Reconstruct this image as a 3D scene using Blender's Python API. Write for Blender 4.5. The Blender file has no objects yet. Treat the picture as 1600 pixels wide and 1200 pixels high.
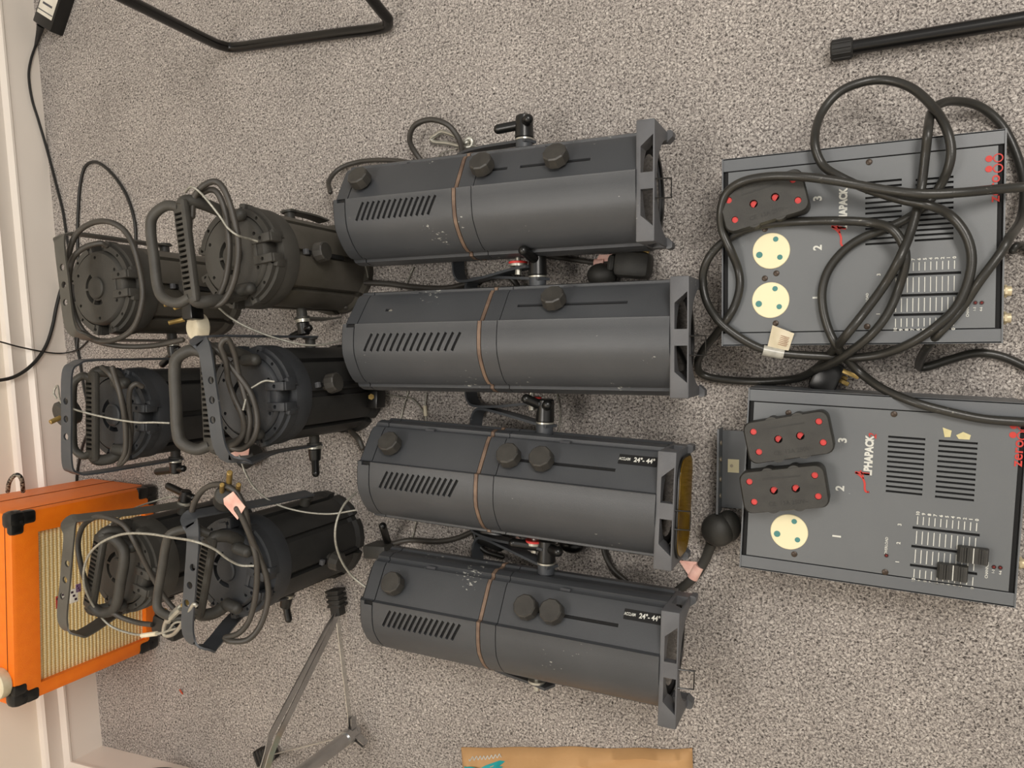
import bpy, bmesh, math, random
from mathutils import Vector, Matrix, noise
random.seed(7)
PI = math.pi
scn = bpy.context.scene
COL = scn.collection

# ------------------------------------------------------------------ camera
# A phone held about 1.3 m over the carpet, turned on its side.  NADIR is where
# the point of the floor straight under the camera falls in the photograph.
FPX, CAMH, NX, NY = 1200.0, 1.3, 1345.0, 540.0
_z = -Vector(((NX-800)/FPX, -(NY-600)/FPX, -1.0)).normalized()
_x = Vector((1, 0, 0)); _x = (_x - _x.dot(_z)*_z).normalized()
_y = _z.cross(_x)
RC = Matrix((_x, _y, _z))                     # camera axes -> world axes
CPOS = Vector((0, 0, CAMH))
cam_d = bpy.data.cameras.new('camera'); cam = bpy.data.objects.new('camera', cam_d)
COL.objects.link(cam); scn.camera = cam
cam.matrix_world = Matrix.Translation(CPOS) @ RC.to_4x4()
cam_d.sensor_fit = 'HORIZONTAL'; cam_d.sensor_width = 36.0
cam_d.lens = 36.0*FPX/1600.0
cam_d.clip_start = 0.02; cam_d.clip_end = 50

def ray(px, py): return RC @ Vector(((px-800)/FPX, -(py-600)/FPX, -1.0))
def P(px, py, z=0.0):
    d = ray(px, py); return CPOS + d*((z-CAMH)/d.z)
def PL(px, py, pt, nrm):
    d = ray(px, py); return CPOS + d*((pt-CPOS).dot(nrm)/d.dot(nrm))

# ------------------------------------------------------------------ light
scn.view_settings.view_transform = 'Standard'
scn.view_settings.look = 'None'
scn.view_settings.gamma = 1.0
scn.view_settings.use_curve_mapping = False
scn.view_settings.exposure = 0.08
w = bpy.data.worlds.new('room_light'); scn.world = w; w.use_nodes = True
_nt = w.node_tree; _bg = _nt.nodes['Background']      # pale ceiling above, dimmer furniture and walls towards the horizon
_tc = _nt.nodes.new('ShaderNodeTexCoord'); _sp = _nt.nodes.new('ShaderNodeSeparateXYZ'); _rp = _nt.nodes.new('ShaderNodeValToRGB')
_nt.links.new(_tc.outputs['Generated'], _sp.inputs[0]); _nt.links.new(_sp.outputs['Z'], _rp.inputs[0]); _nt.links.new(_rp.outputs[0], _bg.inputs[0])
_e = _rp.color_ramp.elements; _e[0].position = 0.0; _e[0].color = (.16, .15, .14, 1); _e[1].position = 1.0; _e[1].color = (1.0, .96, .905, 1)
for _p, _c in ((.10, (.30, .28, .26, 1)), (.22, (.74, .70, .66, 1)), (.45, (.80, .76, .71, 1)), (.55, (1.0, .96, .905, 1))):
    _x = _e.new(_p); _x.color = _c
_bg.inputs[1].default_value = 0.50
def area(name, loc, size, power, target=(0, 0, 0), col=(1.0, 0.945, 0.875)):
    l = bpy.data.lights.new(name, 'AREA'); l.shape = 'RECTANGLE'
    l.size, l.size_y = size; l.energy = power; l.color = col
    o = bpy.data.objects.new(name, l); COL.objects.link(o); o.location = loc
    o.rotation_euler = (Vector(target)-Vector(loc)).to_track_quat('-Z', 'Y').to_euler()
    return o
area('ceiling_panel_light', (0.8, 1.05, 2.5), (1.2, 0.6), 40, (-0.5, 0.1, 0))
area('ceiling_panel_light', (-1.1, -0.25, 2.5), (0.7, 0.6), 17, (-0.9, -0.2, 0))
area('ceiling_panel_light', (0.5, -1.6, 2.5), (1.2, 0.6), 40, (-0.6, -0.5, 0))

# ------------------------------------------------------------------ materials
MATS = {}
def lin(c):
    if isinstance(c, str):
        c = [int(c[i:i+2], 16)/255 for i in (0, 2, 4)]
        c = [x/12.92 if x <= .04045 else ((x+.055)/1.055)**2.4 for x in c]
    return (c[0], c[1], c[2], 1)
def mat(name, col, rough=.5, metal=0., col2=None, nscale=30., bump=0., bscale=400., specks=0., speckcol='a2a29c', trans=0., alpha=None, spec=.5, streak=None):
    if name in MATS: return MATS[name]
    m = bpy.data.materials.new(name); m.use_nodes = True; nt = m.node_tree
    b = nt.nodes['Principled BSDF']; N = nt.nodes.new; L = nt.links.new
    b.inputs['Roughness'].default_value = rough; b.inputs['Metallic'].default_value = metal
    b.inputs['Specular IOR Level'].default_value = spec
    tc = N('ShaderNodeTexCoord'); oi = N('ShaderNodeObjectInfo'); va = N('ShaderNodeVectorMath'); va.operation = 'ADD'
    cx_ = N('ShaderNodeCombineXYZ'); ml = N('ShaderNodeMath'); ml.operation = 'MULTIPLY'; ml.inputs[1].default_value = 9.0
    L(oi.outputs['Random'], ml.inputs[0]); L(ml.outputs[0], cx_.inputs[0]); L(ml.outputs[0], cx_.inputs[1])
    L(tc.outputs['Object'], va.inputs[0]); L(cx_.outputs[0], va.inputs[1]); src = va.outputs[0]
    if streak:
        mp = N('ShaderNodeMapping'); mp.inputs['Scale'].default_value = streak; L(src, mp.inputs[0]); src = mp.outputs[0]
    n = N('ShaderNodeTexNoise'); n.inputs['Scale'].default_value = nscale; n.inputs['Detail'].default_value = 5
    L(src, n.inputs['Vector'])
    r = N('ShaderNodeValToRGB'); r.color_ramp.elements[0].position = .3; r.color_ramp.elements[1].position = .7
    c1 = lin(col); c2 = lin(col2) if col2 else tuple(x*.82 for x in c1[:3])+(1,)
    r.color_ramp.elements[0].color = c2; r.color_ramp.elements[1].color = c1
    L(n.outputs['Fac'], r.inputs[0]); out = r.outputs[0]
    if specks:
        v = N('ShaderNodeTexNoise'); v.inputs['Scale'].default_value = 210; v.inputs['Detail'].default_value = 3
        sm = N('ShaderNodeMapping'); sm.inputs['Scale'].default_value = (.55, 1.3, 1.0); sm.inputs['Rotation'].default_value = (.2, .3, .5); L(src, sm.inputs[0]); L(sm.outputs[0], v.inputs['Vector'])
        k = N('ShaderNodeTexNoise'); k.inputs['Scale'].default_value = 11; L(src, k.inputs['Vector'])
        mm = N('ShaderNodeMath'); mm.operation = 'MULTIPLY'; L(v.outputs['Fac'], mm.inputs[0]); L(k.outputs['Fac'], mm.inputs[1])
        rr = N('ShaderNodeValToRGB'); rr.color_ramp.elements[0].position = .485-.1*specks; rr.color_ramp.elements[1].position = .52-.1*specks
        L(mm.outputs[0], rr.inputs[0])
        mx = N('ShaderNodeMix'); mx.data_type = 'RGBA'; L(rr.outputs[0], mx.inputs['Factor'])
        L(out, mx.inputs['A']); mx.inputs['B'].default_value = lin(speckcol); out = mx.outputs['Result']
    L(out, b.inputs['Base Color'])
    if bump:
        bn = N('ShaderNodeTexNoise'); bn.inputs['Scale'].default_value = bscale; bn.inputs['Detail'].default_value = 3; L(tc.outputs['Object'], bn.inputs['Vector'])
        bb = N('ShaderNodeBump'); bb.inputs['Strength'].default_value = bump; bb.inputs['Distance'].default_value = .001
        L(bn.outputs['Fac'], bb.inputs['Height']); L(bb.outputs[0], b.inputs['Normal'])
    if trans:
        b.inputs['Transmission Weight'].default_value = trans
    MATS[name] = m; return m

paint = mat('slate_grey_paint', '45474a', .38, col2='3e4043', nscale=9, bump=.25, bscale=900, specks=.42)
paint_dk = mat('dark_slate_paint', '3c3f45', .42, col2='34373c', nscale=12, bump=.2, bscale=900, specks=.45, speckcol='8a8a86')
cast = mat('cast_grey_metal', '5d5e61', .48, col2='525356', nscale=25, bump=.3, bscale=700, specks=.3)
packpaint = mat('blue_grey_enclosure_paint', '6a6d6f', .40, col2='646769', nscale=7, bump=.15, bscale=1200, specks=.25, speckcol='b8bab6')
packedge = mat('blue_grey_side_paint', '676a6d', .40, col2='606366', nscale=7, bump=.15, bscale=1200)
seam = mat('seam_black', '0d0d0e', .8)
blackp = mat('glossy_black_plastic', '171716', .3, col2='101010')
mattep = mat('worn_black_plastic', '3b3a36', .55, col2='2e2d2a', nscale=40, bump=.3, bscale=600)
knobm = mat('moulded_knob_plastic', '403e3a', .42, col2='33312e', nscale=50, bump=.2)
olive = mat('dusty_brown_black_body', '55514a', .55, col2='48453c', nscale=22, bump=.35, bscale=500, specks=.2, speckcol='6e6a60')
black_body = mat('matt_black_body', '2b2b2a', .55, col2='222221', nscale=22, bump=.3, bscale=500, specks=.2, speckcol='5a5a58')
capm = mat('dusty_cap_plastic', '45433e', .65, col2='393733', nscale=14, bump=.3, bscale=350)
capdk = mat('dark_cap_plastic', '35373a', .55, col2='2b2d30', nscale=18, bump=.3, bscale=350)
handlem = mat('rubbed_handle_plastic', '43413c', .55, col2='34322e', nscale=30, bump=.3, bscale=400)
strapm = mat('grey_yoke_steel', '46494d', .45, col2='3b3e42', nscale=20, specks=.35)
strapbr = mat('brown_grey_yoke_steel', '57554f', .5, col2='4a4842', nscale=20, specks=.3)
cablem = mat('grey_black_rubber_cable', '433f3a', .45, col2='35322d', nscale=18, bump=.2, bscale=500)
cableb = mat('black_rubber_cable', '33322e', .33, col2='262522', nscale=14, bump=.15, bscale=500, specks=.45, speckcol='77756c')
cablek = mat('thin_black_lead', '22211f', .4)
steel = mat('bright_zinc_steel', 'c9c7bd', .3, .7, col2='a5a399', nscale=60)
chrome = mat('chrome', 'c2c2c2', .24, .95, col2='b0b0b0')
chromeb = mat('bright_chrome', 'e4e3de', .22, .85, col2='c8c7c2')
wirem = mat('pale_steel_wire', 'b5b3a8', .45, .4, col2='8f8d83', nscale=300)
brass = mat('aged_brass', 'b59a5c', .4, .6, col2='8d7442', nscale=60)
copper = mat('copper_brown_gasket', '86705f', .6, .1, col2='5f4c40', nscale=40)
red = mat('red_plastic', 'd6403c', .45, col2='c03430')
redink = mat('red_print', 'cf3f36', .6, col2='b8352e')
white = mat('white_print', 'dcdcd4', .6)
cream = mat('cream_plastic', 'f0e6bf', .45, col2='e9dfb6', nscale=6)
teal = mat('green_shutter_plastic', '4f8a86', .45, col2='42807b')
pinkl = mat('pink_paper_label', 'f0c9bb', .7, col2='dca79a', nscale=60)
pale = mat('pale_cream_label', 'e5dcc5', .6, col2='cfc4a8', nscale=40)
orange = mat('orange_vinyl', 'f77e0e', .42, col2='f2760a', nscale=60, bump=.5, bscale=900)
amber = mat('amber_gel', '8a6c10', .12, col2='6a4c08', nscale=18)
glass = mat('dark_lens_glass', '090b0d', .12, col2='060708', spec=.3)
tape = mat('cream_paper_tape', 'e6dcc0', .6, col2='d4c9a8', nscale=60)
kraft = mat('brown_kraft_paper', 'c9a070', .7, col2='b98f5f', nscale=9, bump=.3, bscale=200)
tealprint = mat('teal_print', '1fa3a6', .6, col2='1a9699')
rubber = mat('black_ribbed_rubber', '262523', .6, col2='1c1b1a')
chip = mat('chipped_label_paper', 'd9cf9e', .7, col2='c7bc8c', nscale=90)

def carpet_mat():
    m = bpy.data.materials.new('speckled_grey_carpet'); m.use_nodes = True; nt = m.node_tree
    b = nt.nodes['Principled BSDF']; N = nt.nodes.new; L = nt.links.new
    b.inputs['Roughness'].default_value = .95; b.inputs['Specular IOR Level'].default_value = .15
    g = N('ShaderNodeNewGeometry')
    n = N('ShaderNodeTexNoise'); n.inputs['Scale'].default_value = 290; n.inputs['Detail'].default_value = 3.0; n.inputs['Roughness'].default_value = .62; n.inputs['Distortion'].default_value = .8
    L(g.outputs['Position'], n.inputs['Vector'])
    r = N('ShaderNodeValToRGB'); e = r.color_ramp.elements
    e[0].position = .34; e[0].color = lin('4b4643'); e[1].position = .69; e[1].color = lin('ebe4dd')
    x = e.new(.43); x.color = lin('8c8682'); x = e.new(.53); x.color = lin('bab2ab')
    L(n.outputs['Fac'], r.inputs[0])
    n2 = N('ShaderNodeTexNoise'); n2.inputs['Scale'].default_value = 7; n2.inputs['Detail'].default_value = 4; L(g.outputs['Position'], n2.inputs['Vector'])
    r2 = N('ShaderNodeValToRGB'); r2.color_ramp.elements[0].position = .25; r2.color_ramp.elements[1].position = .75
    r2.color_ramp.elements[0].color = (.80, .80, .80, 1); r2.color_ramp.elements[1].color = (1, 1, 1, 1)
    L(n2.outputs['Fac'], r2.inputs[0])
    mx = N('ShaderNodeMix'); mx.data_type = 'RGBA'; mx.blend_type = 'MULTIPLY'; mx.inputs['Factor'].default_value = 1
    L(r.outputs[0], mx.inputs['A']); L(r2.outputs[0], mx.inputs['B']); L(mx.outputs['Result'], b.inputs['Base Color'])
    bp = N('ShaderNodeBump'); bp.inputs['Strength'].default_value = .9; bp.inputs['Distance'].default_value = .004
    L(n.outputs['Fac'], bp.inputs['Height']); L(bp.outputs[0], b.inputs['Normal'])
    return m
def grille_mat():
    m = bpy.data.materials.new('woven_gold_grille_cloth'); m.use_nodes = True; nt = m.node_tree
    b = nt.nodes['Principled BSDF']; N = nt.nodes.new; L = nt.links.new
    b.inputs['Roughness'].default_value = .8
    tc = N('ShaderNodeTexCoord')
    w1 = N('ShaderNodeTexWave'); w1.bands_direction = 'Z'; w1.inputs['Scale'].default_value = 36; w1.inputs['Distortion'].default_value = .6; w1.inputs['Detail Scale'].default_value = 3
    w2 = N('ShaderNodeTexWave'); w2.bands_direction = 'Y'; w2.inputs['Scale'].default_value = 62; w2.inputs['Distortion'].default_value = .3
    L(tc.outputs['Object'], w1.inputs['Vector']); L(tc.outputs['Object'], w2.inputs['Vector'])
    mm = N('ShaderNodeMath'); mm.operation = 'MULTIPLY'; L(w1.outputs['Fac'], mm.inputs[0]); L(w2.outputs['Fac'], mm.inputs[1])
    ad = N('ShaderNodeMath'); ad.operation = 'MULTIPLY_ADD'; L(w1.outputs['Fac'], ad.inputs[0]); ad.inputs[1].default_value = .45; L(mm.outputs[0], ad.inputs[2])
    r = N('ShaderNodeValToRGB'); e = r.color_ramp.elements
    e[0].position = .12; e[0].color = lin('c49f5a'); e[1].position = .65; e[1].color = lin('fbeabb'); x = e.new(.25); x.color = lin('efd596')
    L(ad.outputs[0], r.inputs[0]); L(r.outputs[0], b.inputs['Base Color'])
    bp = N('ShaderNodeBump'); bp.inputs['Strength'].default_value = .6; bp.inputs['Distance'].default_value = .002
    L(ad.outputs[0], bp.inputs['Height']); L(bp.outputs[0], b.inputs['Normal'])
    return m
def braid_mat():
    m = bpy.data.materials.new('black_white_braid'); m.use_nodes = True; nt = m.node_tree
    b = nt.nodes['Principled BSDF']; tc = nt.nodes.new('ShaderNodeTexCoord')
    c = nt.nodes.new('ShaderNodeTexChecker'); c.inputs['Scale'].default_value = 150
    c.inputs['Color1'].default_value = lin('121212'); c.inputs['Color2'].default_value = lin('857d70')
    nt.links.new(tc.outputs['Object'], c.inputs['Vector']); nt.links.new(c.outputs[0], b.inputs['Base Color'])
    return m
wallm = mat('cream_wall_paint', 'f5ecdd', .6, col2='f3e9d8', nscale=3, bump=.1, bscale=200)
trimm = mat('white_gloss_trim', 'f0e8de', .35, col2='ece3d8', nscale=3)

# ------------------------------------------------------------------ geometry helpers
def crom(pts, k=6, closed=False):
    pts = [Vector(p) for p in pts]; n = len(pts)
    if n < 3 or k < 2: return pts
    out = []
    rng = range(n if closed else n-1)
    for i in rng:
        a = pts[(i-1) % n] if (closed or i > 0) else pts[0]*2-pts[1]
        b = pts[i]; c = pts[(i+1) % n]
        d = pts[(i+2) % n] if (closed or i+2 < n) else c*2-b
        for j in range(k):
            t = j/k
            out.append(.5*((2*b)+(c-a)*t+(2*a-5*b+4*c-d)*t*t+(3*b-a-3*c+d)*t**3))
    if not closed: out.append(pts[-1])
    return out
class G:
    def __init__(s): s.bm = bmesh.new()
    def _add(s, verts, faces):
        vs = [s.bm.verts.new(v) for v in verts]
        for f in faces:
            try: s.bm.faces.new([vs[i] for i in f])
            except ValueError: pass
        return vs
    def box(s, c, d, rot=None, bev=0.):
        t = bmesh.new(); bmesh.ops.create_cube(t, size=1)
        for v in t.verts: v.co = Vector((v.co.x*d[0], v.co.y*d[1], v.co.z*d[2]))
        if bev: bmesh.ops.bevel(t, geom=t.edges[:], offset=bev, segments=2, profile=.5, affect='EDGES')
        M = Matrix.Translation(c) @ (rot.to_4x4() if rot else Matrix.Identity(4))
        t.transform(M); s.merge(t); return s
    def merge(s, t):
        t.verts.index_update()
        s._add([v.co.copy() for v in t.verts], [[v.index for v in f.verts] for f in t.faces]); t.free()
    def cyl(s, p0, p1, r0, r1=None, n=24, bev=0.):
        p0, p1 = Vector(p0), Vector(p1); r1 = r0 if r1 is None else r1
        q = (p1-p0).to_track_quat('Z', 'Y').to_matrix(); u, v = q.col[0], q.col[1]
        d = (p1-p0).normalized(); L = (p1-p0).length
        rings = [(0, r0), (L, r1)]
        if bev: rings = [(0, r0-bev), (bev, r0), (L-bev, r1), (L, r1-bev)]
        vs = []
        for h, r in rings:
            for i in range(n):
                a = 2*PI*i/n; vs.append(p0+d*h+(u*math.cos(a)+v*math.sin(a))*r)
        fs = [[i for i in reversed(range(n))], [(len(rings)-1)*n+i for i in range(n)]]
        for k in range(len(rings)-1):
            for i in range(n): j = (i+1) % n; fs.append([k*n+i, k*n+j, (k+1)*n+j, (k+1)*n+i])
        s._add(vs, fs); return s
    def tube(s, pts, r, n=10, k=6, closed=False, round_ends=False):
        ps = crom(pts, k, closed); m = len(ps); vs = []; fs = []
        rs = r if callable(r) else (lambda t: r)
        up = None
        for i, p in enumerate(ps):
            if closed: t = ps[(i+1) % m]-ps[i-1]
            else: t = ps[min(i+1, m-1)]-ps[max(i-1, 0)]
            t = t.normalized() if t.length > 1e-9 else Vector((1, 0, 0))
            if up is None:
                up = Vector((0, 0, 1)) if abs(t.z) < .9 else Vector((1, 0, 0))
            up = (up-up.dot(t)*t).normalized(); sd = t.cross(up)
            for j in range(n):
                a = 2*PI*j/n; vs.append(p+(up*math.cos(a)+sd*math.sin(a))*rs(i/max(1, m-1)))
        for i in range(m if closed else m-1):
            for j in range(n):
                a = i*n+j; b = i*n+(j+1) % n; i2 = (i+1) % m
                fs.append([a, i2*n+j, i2*n+(j+1) % n, b])
        if not closed: fs += [list(range(n)), [(m-1)*n+j for j in reversed(range(n))]]
        s._add(vs, fs)
        if round_ends and not closed:
            s.ball(ps[0], rs(0)); s.ball(ps[-1], rs(1))
        return s
    def ball(s, c, r, sc=(1, 1, 1), rot=None, u=16, v=10):
        t = bmesh.new(); bmesh.ops.create_uvsphere(t, u_segments=u, v_segments=v, radius=r)
        for q in t.verts: q.co = Vector((q.co.x*sc[0], q.co.y*sc[1], q.co.z*sc[2]))
        t.transform(Matrix.Translation(c) @ (rot.to_4x4() if rot else Matrix.Identity(4))); s.merge(t); return s
    def strap(s, pts, side, wd, th, k=5):
        ps = crom(pts, k); m = len(ps); vs = []; fs = []; side = Vector(side).normalized()
        for i, p in enumerate(ps):
            t = (ps[min(i+1, m-1)]-ps[max(i-1, 0)]).normalized(); sd = (side-side.dot(t)*t).normalized(); nn = t.cross(sd)
            for a, b in ((-1, -1), (1, -1), (1, 1), (-1, 1)): vs.append(p+sd*a*wd/2+nn*b*th/2)
        for i in range(m-1):
            for j in range(4): fs.append([i*4+j, i*4+(j+1) % 4, i*4+4+(j+1) % 4, i*4+4+j])
        fs += [[3, 2, 1, 0], [m*4-4, m*4-3, m*4-2, m*4-1]]
        s._add(vs, fs); return s
    def prism(s, poly, M, h0, h1, sc0=1., sc1=1.):
        n = len(poly)
        vs = [M @ Vector((x*sc0, y*sc0, h0)) for x, y in poly]+[M @ Vector((x*sc1, y*sc1, h1)) for x, y in poly]
        s._add(vs, [list(reversed(range(n))), list(range(n, 2*n))]+[[i, (i+1) % n, n+(i+1) % n, n+i] for i in range(n)]); return s
    def lathe(s, prof, M=Matrix.Identity(4), n=40, closed=False):
        vs = [M @ Vector((r*math.cos(2*PI*i/n), r*math.sin(2*PI*i/n), h)) for r, h in prof for i in range(n)]; m = len(prof)
        fs = [[k*n+i, k*n+(i+1) % n, (k+1)*n+(i+1) % n, (k+1)*n+i] for k in range(m-1) for i in range(n)]
        if closed: fs += [[(m-1)*n+i, (m-1)*n+(i+1) % n, (i+1) % n, i] for i in range(n)]
        else: fs += [list(reversed(range(n))), [(m-1)*n+i for i in range(n)]]
        s._add(vs, fs); return s
    def done(s, name, material, parent=None, smooth=38, world=False):
        bm = s.bm
        bmesh.ops.recalc_face_normals(bm, faces=bm.faces[:])
        if smooth:
            for f in bm.faces: f.smooth = True
            lim = math.radians(smooth)
            for e in bm.edges:
                if len(e.link_faces) == 2 and e.calc_face_angle(0) > lim: e.smooth = False
        c = Vector((0, 0, 0))
        if parent is None and bm.verts:
            xs = [v.co.x for v in bm.verts]; ys = [v.co.y for v in bm.verts]; zs = [v.co.z for v in bm.verts]
            c = Vector(((min(xs)+max(xs))/2, (min(ys)+max(ys))/2, min(zs)))
            bmesh.ops.translate(bm, verts=bm.verts[:], vec=-c)
        elif world and parent is not None:
            bm.transform(TM[parent.name].inverted())
        me = bpy.data.meshes.new(name); bm.to_mesh(me); bm.free()
        me.materials.append(material)
        o = bpy.data.objects.new(name, me); COL.objects.link(o)
        if parent is not None: o.parent = parent
        else: o.location = c
        return o
TM = {}
def thing(name, label, cat, loc=(0, 0, 0), rotz=0., group=None):
    o = bpy.data.objects.new(name, None); COL.objects.link(o); o.empty_display_size = .02
    o.location = loc; o.rotation_euler = (0, 0, rotz)
    TM[o.name] = Matrix.Translation(loc) @ Matrix.Rotation(rotz, 4, 'Z')
    o['label'] = label; o['category'] = cat
    if group: o['group'] = group
    return o
def sub(o, parent):                  # register a mesh part so sub-parts share its frame
    TM[o.name] = TM[parent.name]; return o
def tag(o, label, cat, group=None):
    o['label'] = label; o['category'] = cat
    if group: o['group'] = group
    return o
def struct(o): o['kind'] = 'structure'; return o
def cut(o, g):
    """carve the closed solids in g out of o"""
    bmesh.ops.recalc_face_normals(g.bm, faces=g.bm.faces[:])
    me = bpy.data.meshes.new('cutter'); g.bm.to_mesh(me); g.bm.free()
    c = bpy.data.objects.new('cutter', me); COL.objects.link(c)
    par = o.parent; o.parent = None; sl = o.location.copy(); o.location = (0, 0, 0)
    m = o.modifiers.new('cut', 'BOOLEAN'); m.operation = 'DIFFERENCE'; m.object = c; m.solver = 'EXACT'; m.use_self = True
    bpy.context.view_layer.update()
    dg = bpy.context.evaluated_depsgraph_get()
    new = bpy.data.meshes.new_from_object(o.evaluated_get(dg))
    o.modifiers.clear()
    if len(new.polygons) > 4:
        old = o.data; nm = old.name; o.data = new; bpy.data.meshes.remove(old); new.name = nm
    o.location = sl; o.parent = par
    bpy.data.objects.remove(c); bpy.data.meshes.remove(me)
    bm = bmesh.new(); bm.from_mesh(o.data)
    for f in bm.faces: f.smooth = True
    for e in bm.edges: e.smooth = not (len(e.link_faces) == 2 and e.calc_face_angle(0) > math.radians(38))
    bm.to_mesh(o.data); bm.free()
    return o
def text(body, size, loc, material, parent, name, rotz=PI/2, M=None, ext=.0002, bold=0., sx=1., shear=0.):
    cu = bpy.data.curves.new('t', 'FONT'); cu.body = body; cu.size = size; cu.align_x = 'CENTER'; cu.align_y = 'CENTER'
    cu.extrude = ext; cu.offset = bold; cu.resolution_u = 3; cu.shear = shear
    t = bpy.data.objects.new('t', cu); COL.objects.link(t); bpy.context.view_layer.update()
    me = bpy.data.meshes.new_from_object(t.evaluated_get(bpy.context.evaluated_depsgraph_get()))
    bpy.data.objects.remove(t); bpy.data.curves.remove(cu)
    me.transform(Matrix.Diagonal((sx, 1, 1, 1)))
    me.transform(M if M is not None else Matrix.Translation(loc) @ Matrix.Rotation(rotz, 4, 'Z'))
    me.name = name; me.materials.clear(); me.materials.append(material)
    o = bpy.data.objects.new(name, me); COL.objects.link(o); o.parent = parent; return o
def PW(px, py, off): return PL(px, py, wa+wn*off, wn)
def px3(l): return [(P(*p) if p[2] < 5 else PW(p[0], p[1], p[2]-10)) for p in l]
def rrect(w, h, r, n=5):
    out = []
    for cx, cy, a0 in ((w/2-r, h/2-r, 0), (-w/2+r, h/2-r, 90), (-w/2+r, -h/2+r, 180), (w/2-r, -h/2+r, 270)):
        for i in range(n+1):
            a = math.radians(a0+90*i/n); out.append((cx+r*math.cos(a), cy+r*math.sin(a)))
    return out

# ------------------------------------------------------------------ the room
wa, wb = P(57, 50), P(160, 1165)
wd = (wb-wa).normalized(); wn = Vector((-wd.y, wd.x, 0))       # along the wall; into the room
if wn.x < 0: wn = -wn
sc_ = P(300, 1200); sd = (sc_-wb).normalized(); sn = Vector((-sd.y, sd.x, 0))
if sn.y < 0: sn = -sn
g = G(); g.box((0.2, 0, -.01), (7, 7, .02)); struct(g.done('floor', carpet_mat(), smooth=0))
A0 = wb-wd*4.2
g = G(); g._add([A0-wn*.02, wb-wn*.02, wb-wn*.02+Vector((0, 0, 2.5)), A0-wn*.02+Vector((0, 0, 2.5)),
                 A0-wn*.12, wb-wn*.12, wb-wn*.12+Vector((0, 0, 2.5)), A0-wn*.12+Vector((0, 0, 2.5))],
                [[0, 1, 2, 3], [7, 6, 5, 4], [0, 4, 5, 1], [3, 2, 6, 7], [0, 3, 7, 4], [1, 5, 6, 2]])
struct(g.done('wall_back', wallm, smooth=0))
B1 = wb+sd*4
g = G(); g._add([wb-sn*.02, B1-sn*.02, B1-sn*.02+Vector((0, 0, 2.5)), wb-sn*.02+Vector((0, 0, 2.5)),
                 wb-sn*.12, B1-sn*.12, B1-sn*.12+Vector((0, 0, 2.5)), wb-sn*.12+Vector((0, 0, 2.5))],
                [[0, 1, 2, 3], [7, 6, 5, 4], [0, 4, 5, 1], [3, 2, 6, 7], [0, 3, 7, 4], [1, 5, 6, 2]])
struct(g.done('wall_left', wallm, smooth=0))
prof = [(-.02, 0), (0, 0), (0, .080), (.003, .084), (.003, .089), (-.002, .093), (-.009, .097), (-.007, .128), (-.004, .134), (-.008, .140), (-.02, .143)]
def baseboard(nm, a, b, n):
    g = G(); k = len(prof)
    g._add([a+n*x+Vector((0, 0, z)) for x, z in prof]+[b+n*x+Vector((0, 0, z)) for x, z in prof],
           [list(range(k)), list(reversed(range(k, 2*k)))]+[[i, (i+1) % k, k+(i+1) % k, k+i] for i in range(k)])
    struct(g.done(nm, trimm, smooth=25))
baseboard('baseboard_back', A0, wb+wd*.02, wn)
baseboard('baseboard_left', wb-sd*.02, B1, sn)

# ------------------------------------------------------------------ profile spotlights lying on the carpet
def section(roll):
    seq = [(2, .0895), (7, .0918), (15, .0918), (16, .0862), (22, .0862), (23, .0905), (29, .0885), (68.5, .0852), (70.5, .0930)]
    seq += [(72+i*8, (.0920, .0912, .0910, .0918, .0925, .0915, .0912, .0912, .0915)[i]) for i in range(9)]
    seq += [(144, .0905), (145, .0868), (151, .0868), (152, .0915), (161, .0918), (168, .0905), (170, .087), (178, .0865)]
    pts = []
    for off in (0, 180):
        for a, r in seq:
            t = math.radians(a+off+roll); pts.append((r*math.cos(t), r*math.sin(t)))
    return pts
AX = Matrix(((0, 0, 1, 0), (1, 0, 0, 0), (0, 1, 0, .1), (0, 0, 0, 1)))   # section (y,z) swept along x at height .1
AXR = Matrix(((0, 0, 1, 0), (1, 0, 0, 0), (0, 1, 0, .1), (0, 0, 0, 1)))
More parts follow.
